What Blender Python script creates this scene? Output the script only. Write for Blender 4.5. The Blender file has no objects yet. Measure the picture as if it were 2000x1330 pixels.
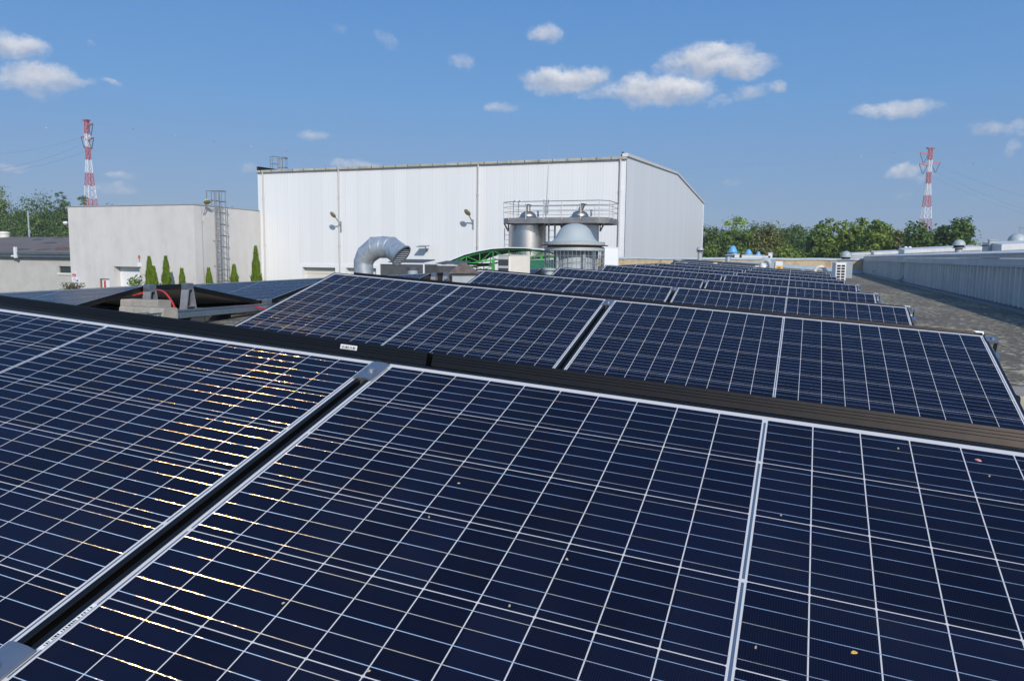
import bpy, bmesh, math, random
from mathutils import Vector, Matrix
R = math.radians
sc = bpy.context.scene
col = sc.collection
# ---------------------------------------------------------------- camera
CAM = Vector((0.03376, -1.49201, 0.30299))
RIGHT = Vector((0.93617904, 0.35134298, 0.01126546))
FWD = Vector((-0.34812666, 0.9311007, -0.10890045))
UP = Vector((-0.04875069, 0.09802852, 0.99398882))
F = 1450.0
cd = bpy.data.cameras.new('camera'); cam = bpy.data.objects.new('camera', cd); col.objects.link(cam)
cam.matrix_world = Matrix(((RIGHT.x, UP.x, -FWD.x, CAM.x), (RIGHT.y, UP.y, -FWD.y, CAM.y), (RIGHT.z, UP.z, -FWD.z, CAM.z), (0, 0, 0, 1)))
cd.sensor_width = 36.0; cd.lens = 36.0 * F / 2000.0; cd.clip_start = 0.02; cd.clip_end = 6000
sc.camera = cam
def ray(px, py):
    return RIGHT * ((px - 1000) / F) + FWD - UP * ((py - 665) / F)
def at(px, py, Y):
    r = ray(px, py); return CAM + r * ((Y - CAM.y) / r.y)
def atx(px, py, X):
    r = ray(px, py); return CAM + r * ((X - CAM.x) / r.x)
# ---------------------------------------------------------------- light
SUN = Vector((0.52, -0.70, 0.48)).normalized()
EL = math.asin(SUN.z); AZ = math.atan2(SUN.x, SUN.y)
sd = bpy.data.lights.new('sun', 'SUN'); sd.energy = 3.75; sd.angle = R(0.5); sd.color = (1.0, 0.94, 0.87)
so = bpy.data.objects.new('sun', sd); col.objects.link(so)
so.rotation_euler = SUN.to_track_quat('Z', 'Y').to_euler(); so.location = (10, -10, 30)
sc.view_settings.view_transform = 'Standard'; sc.view_settings.look = 'None'
sc.view_settings.exposure = 0.0; sc.view_settings.gamma = 1.0
sc.cycles.use_denoising = True
sc.cycles.max_bounces = 6
# ---------------------------------------------------------------- node helper
class NG:
    def __init__(s, nt):
        s.nt = nt; s.n = nt.nodes; s.l = nt.links
    def new(s, t, **k):
        n = s.n.new(t)
        for a, b in k.items(): setattr(n, a, b)
        return n
    def put(s, sock, v):
        if isinstance(v, bpy.types.NodeSocket): s.l.new(v, sock)
        elif v is not None: sock.default_value = v
    def m(s, op, a, b=None, c=None, clamp=False):
        n = s.new('ShaderNodeMath', operation=op, use_clamp=clamp)
        for i, v in enumerate((a, b, c)):
            if v is not None: s.put(n.inputs[i], v)
        return n.outputs[0]
    def v(s, op, a, b=None, scale=None):
        n = s.new('ShaderNodeVectorMath', operation=op)
        s.put(n.inputs[0], a)
        if b is not None: s.put(n.inputs[1], b)
        if scale is not None: s.put(n.inputs['Scale'], scale)
        return n.outputs['Value'] if op in ('DOT_PRODUCT', 'LENGTH') else n.outputs['Vector']
    def mix(s, f, a, b):
        n = s.new('ShaderNodeMix', data_type='RGBA')
        s.put(n.inputs[0], f); s.put(n.inputs[6], a); s.put(n.inputs[7], b)
        return n.outputs[2]
    def noise(s, vec, scale, detail=3.0, rough=0.5, out=0):
        n = s.new('ShaderNodeTexNoise')
        if vec is not None: s.put(n.inputs['Vector'], vec)
        s.put(n.inputs['Scale'], scale); n.inputs['Detail'].default_value = detail; n.inputs['Roughness'].default_value = rough
        return n.outputs[out]
    def ramp(s, f, pts):
        n = s.new('ShaderNodeValToRGB'); s.put(n.inputs[0], f)
        e = n.color_ramp.elements
        while len(e) < len(pts): e.new(0.5)
        for i, (p, c) in enumerate(pts):
            e[i].position = p; e[i].color = (*c, 1) if len(c) == 3 else c
        return n.outputs[0]
    def step(s, x, a, b):
        n = s.new('ShaderNodeMapRange', interpolation_type='SMOOTHSTEP')
        s.put(n.inputs[0], x); n.inputs[1].default_value = a; n.inputs[2].default_value = b
        return n.outputs[0]
    def comb(s, x, y, z):
        n = s.new('ShaderNodeCombineXYZ'); s.put(n.inputs[0], x); s.put(n.inputs[1], y); s.put(n.inputs[2], z); return n.outputs[0]
def c4(c): return (*c, 1.0)
# ---------------------------------------------------------------- sky with clouds in the world, by direction
w = bpy.data.worlds.new('World'); sc.world = w; w.use_nodes = True
g = NG(w.node_tree); g.n.clear()
sky = g.new('ShaderNodeTexSky', sky_type='NISHITA'); sky.sun_disc = False
sky.sun_elevation = EL; sky.sun_rotation = AZ; sky.altitude = 100; sky.air_density = 1.0; sky.dust_density = 0.6; sky.ozone_density = 2.0
tc = g.new('ShaderNodeTexCoord'); D = tc.outputs['Generated']
sp = g.new('ShaderNodeSeparateXYZ'); g.put(sp.inputs[0], D)
az = g.m('ARCTAN2', sp.outputs[0], sp.outputs[1]); el = g.m('ARCSINE', sp.outputs[2])
CL = [  # px, py, rx, ry, density
 (1100,158,78,24,1.0),(1075,150,45,16,.8),(1150,150,45,16,.8),(1180,185,70,14,.55),(1280,180,100,26,1.0),(1250,160,45,14,.7),(1340,175,50,24,.95),(1385,115,85,30,1.0),(1400,95,35,14,.9),(1450,130,60,22,.9),(1315,135,40,16,.6),
 (1465,180,42,14,.55),(1405,198,24,12,.5),(1518,172,20,11,.6),(1064,68,36,18,.72),(905,118,28,17,.5),(880,120,12,12,.35),(755,80,30,14,.45),(770,92,22,12,.3),(780,52,22,8,.22),(660,52,26,8,.32),
 (975,209,34,9,.55),(614,264,30,12,.6),(700,322,48,11,.7),(488,328,22,9,.45),(25,92,60,24,.9),(5,80,30,24,.7),(75,150,62,24,.9),(60,170,50,18,.6),(130,160,50,10,.5),(215,165,20,7,.45),(182,91,14,6,.4),
 (232,343,40,8,.38),(228,368,46,12,.5),(18,334,34,11,.5),(1752,215,80,14,.75),(1700,210,35,7,.4),(1765,335,34,15,.72),(1790,350,34,9,.4),(1925,250,36,15,.55),(1985,248,36,16,.5),(1988,285,18,18,.4),(1430,356,22,8,.4),(1773,381,16,8,.35),
 (1520,404,60,10,.16),(1900,390,60,9,.16),(400,345,40,7,.14)]
wob = g.noise(D, 24.0, 9.0, 0.66, 1)
wv = g.v('SCALE', g.v('SUBTRACT', wob, (.5, .5, .5)), scale=0.046)
ws = g.new('ShaderNodeSeparateXYZ'); g.put(ws.inputs[0], wv)
azw = g.m('ADD', az, ws.outputs[0]); elw = g.m('ADD', el, g.m('MULTIPLY', ws.outputs[1], .75))
acc = None; low = None
for (px, py, rx, ry, dn) in CL:
    d = ray(px, py).normalized(); a0 = math.atan2(d.x, d.y); e0 = math.asin(d.z)
    ang = 1.0 / F / (1 + ((px - 1000) / F) ** 2) ** .5
    u = g.m('MULTIPLY', g.m('SUBTRACT', azw, a0), 1 / (rx * ang * 1.25))
    vv = g.m('MULTIPLY', g.m('SUBTRACT', elw, e0), 1 / (ry * ang * 1.35))
    q = g.m('SUBTRACT', 1.0, g.m('MULTIPLY_ADD', u, u, g.m('MULTIPLY', vv, vv)))
    q = g.m('MULTIPLY', g.m('MAXIMUM', q, 0.0), dn)
    acc = q if acc is None else g.m('SMOOTH_MAX', acc, q, .12)
    lo = g.m('MULTIPLY', q, vv)
    low = lo if low is None else g.m('ADD', low, lo)
fn = g.noise(g.v('MULTIPLY', D, (1.0, 1.0, 1.6)), 40.0, 10.0, 0.70)
den = g.m('MULTIPLY', g.step(g.m('ADD', acc, g.m('MULTIPLY', g.m('SUBTRACT', fn, .5), 1.15)), .10, 1.0), g.step(acc, .02, .3))
den = g.m('MULTIPLY', den, .86)
lit = g.step(g.m('ADD', low, g.m('MULTIPLY', g.m('SUBTRACT', g.noise(D, 48.0, 6.0, .6), .5), 1.6)), -.75, .8)
ccol = g.mix(lit, c4((.46, .51, .62)), c4((.98, .96, .95)))
# sky colour: Nishita, a little hazier toward the horizon
SKYS = 0.115
bgs = g.new('ShaderNodeBackground')
hs = g.new('ShaderNodeHueSaturation'); g.put(hs.inputs['Color'], sky.outputs[0]); hs.inputs['Saturation'].default_value = 1.0
rmp = g.ramp(g.m('MAXIMUM', sp.outputs[2], 0.0), [(0.0, (.235, .315, .49)), (.07, (.188, .318, .550)), (.20, (.118, .315, .650)), (.36, (.074, .256, .630)), (1.0, (.055, .17, .46))])
gl = g.m('MULTIPLY', g.m('POWER', g.m('MAXIMUM', g.v('DOT_PRODUCT', D, tuple(SUN)), 0.0), 5.0), .65)
rmp = g.v('ADD', rmp, g.v('SCALE', (.95, .97, 1.0), scale=gl))
skc = g.mix(.82, hs.outputs[0], g.v('SCALE', rmp, scale=1 / SKYS))
g.put(bgs.inputs[0], skc); bgs.inputs[1].default_value = SKYS
bgc = g.new('ShaderNodeBackground'); g.put(bgc.inputs[0], ccol); bgc.inputs[1].default_value = 0.95
mx = g.new('ShaderNodeMixShader'); g.put(mx.inputs[0], den); g.l.new(bgs.outputs[0], mx.inputs[1]); g.l.new(bgc.outputs[0], mx.inputs[2])
wo = g.new('ShaderNodeOutputWorld'); g.l.new(mx.outputs[0], wo.inputs[0])
w.cycles.sampling_method = 'MANUAL'; w.cycles.sample_map_resolution = 512
# ---------------------------------------------------------------- materials
MATS = {}
def mat(name, colr=(.5, .5, .5), rough=.6, metal=0.0, noise=0.0, nscale=8.0, bump=0.0, bscale=60.0, spec=.5, stretch=None, fn=None):
    if name in MATS: return MATS[name]
    m = bpy.data.materials.new(name); m.use_nodes = True
    g = NG(m.node_tree); b = g.n['Principled BSDF']
    b.inputs['Roughness'].default_value = rough; b.inputs['Metallic'].default_value = metal
    b.inputs['Specular IOR Level'].default_value = spec
    tcn = g.new('ShaderNodeTexCoord'); P = tcn.outputs['Object']
    if stretch:
        P = g.v('MULTIPLY', P, stretch)
    if noise > 0:
        f = g.noise(P, nscale, 5.0, .6)
        a = tuple(max(0, x * (1 - noise)) for x in colr); c = tuple(min(1, x * (1 + noise)) for x in colr)
        g.put(b.inputs['Base Color'], g.ramp(f, [(.3, a), (.7, c)]))
    else: b.inputs['Base Color'].default_value = c4(colr)
    if bump > 0:
        bp = g.new('ShaderNodeBump'); bp.inputs['Strength'].default_value = bump; bp.inputs['Distance'].default_value = .01
        g.put(bp.inputs['Height'], g.noise(P, bscale, 3.0)); g.l.new(bp.outputs[0], b.inputs['Normal'])
    if fn: fn(g, b, P)
    MATS[name] = m; return m
# panel laminate, object coordinates: x along the long side (0 centre), y from ridge edge 0 to -1.002
PU, PV, ST, TM = .0816, .159, .0043, .024
HLEN, PW, FT = .843, 1.002, .035
# light redirecting facets on the tabbing ribbon: half vectors that sent the sun to the lens
TILT = R(16.0)
ROLL = math.atan2(.0644769, .9979191)
M_ARR = Matrix(((.99791910, 0, .06447842), (.00044105, .99997660, -.00682601), (-.06447691, .00684025, .99789576)))
def a2w(x, y, z): return M_ARR @ Vector((x, y, z))
PANR = M_ARR @ Matrix.Rotation(TILT, 3, 'X')
def halfv(px, py):
    v = -ray(px, py).normalized(); h = (v + SUN).normalized(); return PANR.transposed() @ h
H1, H2, H3 = halfv(545, 690), halfv(330, 1180), halfv(500, 600)
def lam(g, b, P):
    s = g.new('ShaderNodeSeparateXYZ'); g.put(s.inputs[0], P); x, y = s.outputs[0], s.outputs[1]
    ax = g.m('ABSOLUTE', x); vy = g.m('SUBTRACT', g.m('MULTIPLY', y, -1.0), TM)
    uu = g.m('DIVIDE', g.m('SUBTRACT', ax, ST), PU); vv = g.m('DIVIDE', vy, PV)
    fu = g.m('FRACT', uu); du = g.m('MULTIPLY', g.m('MINIMUM', fu, g.m('SUBTRACT', 1.0, fu)), PU)
    fv = g.m('FRACT', vv); dv = g.m('MULTIPLY', g.m('MINIMUM', fv, g.m('SUBTRACT', 1.0, fv)), PV)
    lt = lambda a, t: g.m('LESS_THAN', a, t)
    gt = lambda a, t: g.m('GREATER_THAN', a, t)
    mul = lambda *a: a[0] if len(a) == 1 else g.m('MULTIPLY', a[0], mul(*a[1:]))
    mxx = lambda a, c: g.m('MAXIMUM', a, c)
    inside = mul(gt(ax, ST), lt(ax, ST + 10 * PU), gt(vy, 0.0), lt(vy, 6 * PV))
    line = mxx(mxx(lt(du, .00092), lt(dv, .00085)), lt(g.m('ADD', du, dv), .0034))
    cell = mul(inside, g.m('SUBTRACT', 1.0, line))
    fb = g.m('ABSOLUTE', g.m('SUBTRACT', g.m('FRACT', g.m('MULTIPLY', vv, 5.0)), .5))
    bus = mul(inside, lt(g.m('MULTIPLY', fb, PV / 5), .00062))
    # collector ribbons: centre strip and the two short ends
    ev = lambda ph: g.m('ABSOLUTE', g.m('SUBTRACT', g.m('FRACT', g.m('ADD', g.m('MULTIPLY', vv, .5), ph)), .5))
    rc = mul(lt(ax, .0021), lt(ev(0.5), .487), gt(vy, .004), lt(vy, 6 * PV - .004))
    rc = mul(lt(ax, .0021), gt(ev(0.0), .012), gt(vy, .012), lt(vy, 6 * PV - .012))
    re = mul(gt(ax, .8232), lt(ax, .8262), gt(ev(0.5), .012), gt(vy, .012), lt(vy, 6 * PV - .012))
    rib = mxx(rc, re)
    fing = g.m('ABSOLUTE', g.m('SUBTRACT', g.m('FRACT', g.m('MULTIPLY', x, 1 / .0031)), .5))
    oi = g.new('ShaderNodeObjectInfo')
    cid = g.comb(g.m('FLOOR', g.m('ADD', g.m('MULTIPLY', x, 1 / PU), 40.0)), g.m('FLOOR', vv), oi.outputs['Random'])
    wn = g.new('ShaderNodeTexWhiteNoise', noise_dimensions='3D'); g.put(wn.inputs['Vector'], cid)
    cc = g.mix(wn.outputs[0], c4((.0030, .0048, .0155)), c4((.0058, .0088, .027)))
    cc = g.mix(g.m('MULTIPLY', gt(fing, .36), .55), cc, c4((.016, .020, .036)))
    colr = g.mix(cell, c4((.58, .575, .57)), cc)
    colr = g.mix(rib, colr, c4((.085, .13, .20)))
    # dust, dried drops
    vo = g.new('ShaderNodeTexVoronoi'); g.put(vo.inputs['Vector'], g.v('ADD', P, g.v('SCALE', g.comb(oi.outputs['Random'], 1.0, 0.0), scale=17.0))); vo.inputs['Scale'].default_value = 11.0
    vs = g.new('ShaderNodeSeparateColor'); g.put(vs.inputs[0], vo.outputs['Color'])
    spot = mul(lt(vo.outputs['Distance'], g.m('MULTIPLY', vs.outputs[1], .035)), gt(vs.outputs[0], .62))
    colr = g.mix(g.m('MULTIPLY', spot, .55), colr, c4((.30, .27, .21)))
    dust = g.m('MULTIPLY', g.step(g.noise(g.v('ADD', P, g.comb(oi.outputs['Random'], 0.0, 0.0)), 5.0, 6.0, .65), .42, .8), .008)
    colr = g.mix(dust, colr, c4((.5, .47, .42)))
    g.put(b.inputs['Base Color'], colr)
    b.inputs['Roughness'].default_value = .5; b.inputs['Specular IOR Level'].default_value = .0
    b.inputs['Coat Weight'].default_value = .50; b.inputs['Coat Roughness'].default_value = .06; b.inputs['Coat IOR'].default_value = 1.27
    # ribbon metal
    r1 = g.new('ShaderNodeBsdfPrincipled'); r1.inputs['Metallic'].default_value = .85; r1.inputs['Roughness'].default_value = .34
    r1.inputs['Base Color'].default_value = (.86, .93, 1.0, 1)
    # round wire: the normal leans across the wire
    sg = g.m('MULTIPLY', g.m('SUBTRACT', g.m('FRACT', g.m('MULTIPLY', vv, 5.0)), .5), -PV / 5 / .00062)
    def world_n(vec):
        t = g.new('ShaderNodeVectorTransform', vector_type='NORMAL', convert_from='OBJECT', convert_to='WORLD')
        g.put(t.inputs[0], vec); return g.v('NORMALIZE', t.outputs[0])
    g.put(r1.inputs['Normal'], world_n(g.comb(0.0, g.m('MULTIPLY', sg, .40), 1.0)))
    # light redirecting film, facets aimed at the lens, glare's gold put into the colour
    fc = g.new('ShaderNodeBsdfAnisotropic'); fc.inputs['Roughness'].default_value = .085
    fc.inputs['Color'].default_value = (.80, .46, .12, 1)
    nz = g.noise(g.v('MULTIPLY', P, (150.0, 1800.0, 1.0)), 1.0, 2.0, .6, 1)
    ns = g.new('ShaderNodeSeparateColor'); g.put(ns.inputs[0], nz)
    t = g.m('ADD', g.m('MULTIPLY', g.m('SUBTRACT', ns.outputs[0], .5), 4.2), .62)
    h = g.v('ADD', tuple(H1), g.v('SCALE', tuple(H2 - H1), scale=t))
    h = g.v('ADD', h, g.v('SCALE', g.comb(ns.outputs[1], ns.outputs[2], .5), scale=.17))
    h = g.v('SUBTRACT', h, (.085, .085, .085))
    g.put(fc.inputs['Normal'], world_n(h))
    ms = g.new('ShaderNodeMixShader'); patch = g.step(g.noise(g.v('ADD', g.v('MULTIPLY', P, (9.0, 33.0, 1.0)), g.comb(oi.outputs['Random'], 0.0, 0.0)), 1.0, 2.0, .6), .42, .60)
    g.put(ms.inputs[0], g.m('MULTIPLY', patch, FACET))
    fb2 = g.new('ShaderNodeBsdfAnisotropic'); fb2.inputs['Roughness'].default_value = .42; fb2.inputs['Color'].default_value = (.62, .80, 1.0, 1); g.put(fb2.inputs['Normal'], world_n(tuple(H1.lerp(H2, .5))))  # broad bluish lobe aimed like the facets to brighten the wires at left
    m2 = g.new('ShaderNodeMixShader'); m2.inputs[0].default_value = .07; g.l.new(r1.outputs[0], m2.inputs[1]); g.l.new(fb2.outputs[0], m2.inputs[2]); g.l.new(m2.outputs[0], ms.inputs[1]); g.l.new(fc.outputs[0], ms.inputs[2])
    mo = g.new('ShaderNodeMixShader'); g.put(mo.inputs[0], bus); g.l.new(b.outputs[0], mo.inputs[1]); g.l.new(ms.outputs[0], mo.inputs[2])
    g.l.new(mo.outputs[0], g.n['Material Output'].inputs[0])
FACET = 0.56
M_LAM = mat('solar laminate', fn=lam)
def frm(g, b, P):
    b.inputs['Base Color'].default_value = (.055, .047, .041, 1)
    f = g.noise(P, 40.0, 4.0); g.put(b.inputs['Roughness'], g.m('MULTIPLY_ADD', f, .10, .30))
M_FRM = mat('black anodised frame', rough=.42, metal=.94, fn=frm)
M_SHEET = mat('white backsheet', (.55, .55, .55), .6)
M_ALU = mat('mill aluminium', (.36, .38, .40), .38, .85, noise=.08, nscale=30)
M_ALUD = mat('dull aluminium bracket', (.38, .39, .41), .55, .6, noise=.12, nscale=20)
M_GALV = mat('galvanised sheet', (.40, .45, .49), .45, .45, noise=.22, nscale=7)
M_ZINC = mat('zinc cable tray', (.26, .33, .37), .45, .6, noise=.15, nscale=20)
M_STEEL = mat('stainless steel', (.60, .57, .53), .36, 1.0, noise=.12, nscale=2.5, stretch=(1, 1, .15))
M_BLACK = mat('black plastic', (.012, .012, .013), .6)
M_RUBBER = mat('black rubber foot', (.02, .02, .021), .8, bump=.3)
M_RED = mat('red conduit', (.62, .035, .03), .45)
M_CONC = mat('precast concrete', (.34, .315, .265), .85, noise=.18, nscale=9, bump=.4, bscale=120)
M_WHITE = mat('white painted metal', (.74, .76, .77), .45, noise=.03, nscale=3)
M_CREAM = mat('cream enclosure', (.70, .67, .60), .5, noise=.05, nscale=6)
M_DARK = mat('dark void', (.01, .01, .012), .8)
M_GREEN = mat('green painted steel', (.05, .34, .06), .45)
M_GREEND = mat('dark green sheet', (.01, .12, .06), .5)
M_BLUE = mat('blue plastic hood', (.12, .36, .64), .45, noise=.08)
M_GREY = mat('grey painted metal', (.33, .37, .40), .5, noise=.08, nscale=6)
M_LGREY = mat('pale blue grey paint', (.36, .41, .42), .5, noise=.07, nscale=4, stretch=(1, 1, .3))
M_DGREY = mat('dark grey metal', (.08, .085, .09), .55, noise=.15, nscale=5)
M_RUST = mat('rusty steel rim', (.16, .09, .06), .8, noise=.3, nscale=20)
M_FELT = mat('brown roofing felt', (.13, .105, .09), .9, noise=.35, nscale=14, bump=.5, bscale=50)
M_WOOD = mat('weathered timber', (.20, .13, .08), .8, noise=.3, nscale=12)
M_YEL = mat('yellow plate', (.75, .50, .03), .5)
M_REDP = mat('red paint', (.50, .09, .08), .5)
M_WHITEP = mat('white mast paint', (.76, .77, .78), .5)
M_INS = mat('insulator', (.10, .12, .14), .4)
M_GLASSD = mat('dark window glass', (.03, .05, .04), .12, spec=.8)
M_OLIVE = mat('lamp bowl', (.25, .20, .06), .4)
M_BARK = mat('bark', (.09, .07, .05), .9, noise=.3)
def roofm(g, b, P):
    n1 = g.noise(P, 1.3, 6.0, .65); n2 = g.noise(P, 14.0, 6.0, .7)
    base = g.ramp(g.m('MULTIPLY_ADD', n2, .5, g.m('MULTIPLY', n1, .5)), [(.3, (.080, .070, .053)), (.5, (.14, .123, .095)), (.72, (.22, .195, .155))])
    big = g.noise(P, .7, 5.0, .6)
    spot = g.step(g.m('ADD', g.noise(P, 13.0, 3.0, .6), g.m('MULTIPLY', g.m('SUBTRACT', big, .5), .45)), .53, .615)
    base = g.mix(g.m('MULTIPLY', spot, .75), base, c4((.56, .51, .35)))
    rust = g.step(g.noise(g.v('MULTIPLY', P, (1.0, .5, 1.0)), .55, 5.0, .6), .60, .72)
    base = g.mix(g.m('MULTIPLY', rust, .45), base, c4((.17, .11, .06)))
    g.put(b.inputs['Base Color'], base); b.inputs['Roughness'].default_value = .9; b.inputs['Specular IOR Level'].default_value = .3
    bp = g.new('ShaderNodeBump'); bp.inputs['Strength'].default_value = .6; bp.inputs['Distance'].default_value = .01
    g.put(bp.inputs['Height'], g.m('ADD', n2, spot)); g.l.new(bp.outputs[0], b.inputs['Normal'])
M_ROOF = mat('bitumen roofing with lichen', fn=roofm)
def hallm(g, b, P):
    s = g.new('ShaderNodeSeparateXYZ'); g.put(s.inputs[0], P)
    q = g.m('ADD', s.outputs[0], s.outputs[1])
    rb = g.m('ABSOLUTE', g.m('SUBTRACT', g.m('FRACT', g.m('MULTIPLY', q, 1 / .24)), .5))
    pan = g.m('FRACT', g.m('MULTIPLY', q, 1 / 1.15)); jt = g.m('LESS_THAN', pan, .035)
    wn = g.new('ShaderNodeTexWhiteNoise', noise_dimensions='1D'); g.put(wn.inputs['W'], g.m('FLOOR', g.m('MULTIPLY', q, 1 / 1.15)))
    st = g.noise(g.v('MULTIPLY', P, (1.5, 1.5, .12)), 1.0, 5.0, .6)
    f = g.m('MULTIPLY_ADD', wn.outputs[0], .35, g.m('MULTIPLY', st, .65))
    c = g.ramp(f, [(.3, (.715, .73, .73)), (.7, (.765, .775, .77))])
    c = g.mix(g.m('MULTIPLY', g.m('GREATER_THAN', rb, .4), .16), c, c4((.5, .52, .54)))
    c = g.mix(g.m('MULTIPLY', jt, .28), c, c4((.5, .52, .54)))
    g.put(b.inputs['Base Color'], c); b.inputs['Roughness'].default_value = .5
    bp = g.new('ShaderNodeBump'); bp.inputs['Strength'].default_value = .15; bp.inputs['Distance'].default_value = .02
    g.put(bp.inputs['Height'], rb); g.l.new(bp.outputs[0], b.inputs['Normal'])
M_HALL = mat('white sandwich cladding', fn=hallm)
def stucco(g, b, P):
    st = g.noise(g.v('MULTIPLY', P, (1.1, 1.1, .16)), 1.0, 6.0, .65)
    bl = g.noise(P, .9, 6.0, .65); fi = g.noise(P, 9.0, 4.0, .6)
    f = g.m('ADD', g.m('MULTIPLY', st, .45), g.m('ADD', g.m('MULTIPLY', bl, .35), g.m('MULTIPLY', fi, .2)))
    c = g.ramp(f, [(.30, (.50, .48, .455)), (.5, (.59, .575, .55)), (.70, (.65, .635, .61))])
    g.put(b.inputs['Base Color'], c); b.inputs['Roughness'].default_value = .9
M_STUC = mat('grey stained render', fn=stucco)
M_STUC2 = mat('pale rendered wall', (.47, .46, .425), .9, noise=.10, nscale=.9)
def para(g, b, P):
    s = g.new('ShaderNodeSeparateXYZ'); g.put(s.inputs[0], P)
    f = g.m('ADD', g.m('MULTIPLY', g.noise(P, 1.6, 6.0, .65), .6), g.m('MULTIPLY', g.noise(g.v('MULTIPLY', P, (5, 5, 1.2)), 1.0, 5.0), .4))
    c = g.ramp(f, [(.36, (.30, .22, .14)), (.5, (.50, .39, .25)), (.65, (.56, .45, .30))])
    g.put(b.inputs['Base Color'], c); b.inputs['Roughness'].default_value = .9
M_PARA = mat('sandy render', fn=para)
M_COPE = mat('weathered white coping', (.62, .63, .62), .5, noise=.12, nscale=1.5, stretch=(4, .4, 1))
M_FASC = mat('grey cladding fascia', (.60, .59, .56), .7, noise=.10, nscale=1.2)
M_CORR = mat('corrugated grey cladding', (.66, .61, .54), .8, .0, noise=.14, nscale=2.0, stretch=(1, 2, .3))
M_ASPH = mat('grassy yard ground', (.07, .085, .045), .95, noise=.4, nscale=.05)
def ribs(g, b, P):
    s = g.new('ShaderNodeSeparateXYZ'); g.put(s.inputs[0], P)
    rb = g.m('ABSOLUTE', g.m('SUBTRACT', g.m('FRACT', g.m('MULTIPLY', s.outputs[2], 1 / .45)), .5))
    g.put(b.inputs['Base Color'], g.mix(g.m('LESS_THAN', rb, .05), c4((.64, .62, .56)), c4((.35, .34, .31))))
M_GATE = mat('roller gate', rough=.5, fn=ribs)
def leaf(name, a, c, d):
    def fn(g, b, P):
        gm = g.new('ShaderNodeNewGeometry'); n = g.noise(P, .55, 3.0)
        f = g.m('ADD', g.m('MULTIPLY', gm.outputs['Random Per Island'], .55), g.m('MULTIPLY', n, .45))
        g.put(b.inputs['Base Color'], g.ramp(f, [(.25, a), (.5, c), (.8, d)]))
        b.inputs['Roughness'].default_value = .6
        tr = g.new('ShaderNodeBsdfTranslucent'); tr.inputs[0].default_value = (c[0] * 1.8, c[1] * 1.8, c[2] * .9, 1)
        ms = g.new('ShaderNodeMixShader'); ms.inputs[0].default_value = .2
        g.l.new(b.outputs[0], ms.inputs[1]); g.l.new(tr.outputs[0], ms.inputs[2]); g.l.new(ms.outputs[0], g.n['Material Output'].inputs[0])
    return mat(name, fn=fn)
L_DARK = leaf('dark leaves', (.028, .062, .010), (.072, .135, .022), (.15, .23, .045))
L_MID = leaf('mid leaves', (.06, .11, .012), (.145, .22, .026), (.26, .33, .05))
L_LIME = leaf('yellow green leaves', (.09, .17, .01), (.22, .33, .02), (.36, .46, .04))
L_OLIVE = leaf('olive leaves', (.05, .07, .015), (.12, .135, .03), (.20, .20, .055))
L_THUJA = leaf('thuja sprays', (.05, .10, .006), (.12, .20, .010), (.24, .33, .02))
L_RED = leaf('reddish twigs', (.05, .035, .02), (.12, .08, .05), (.16, .18, .05))
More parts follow.
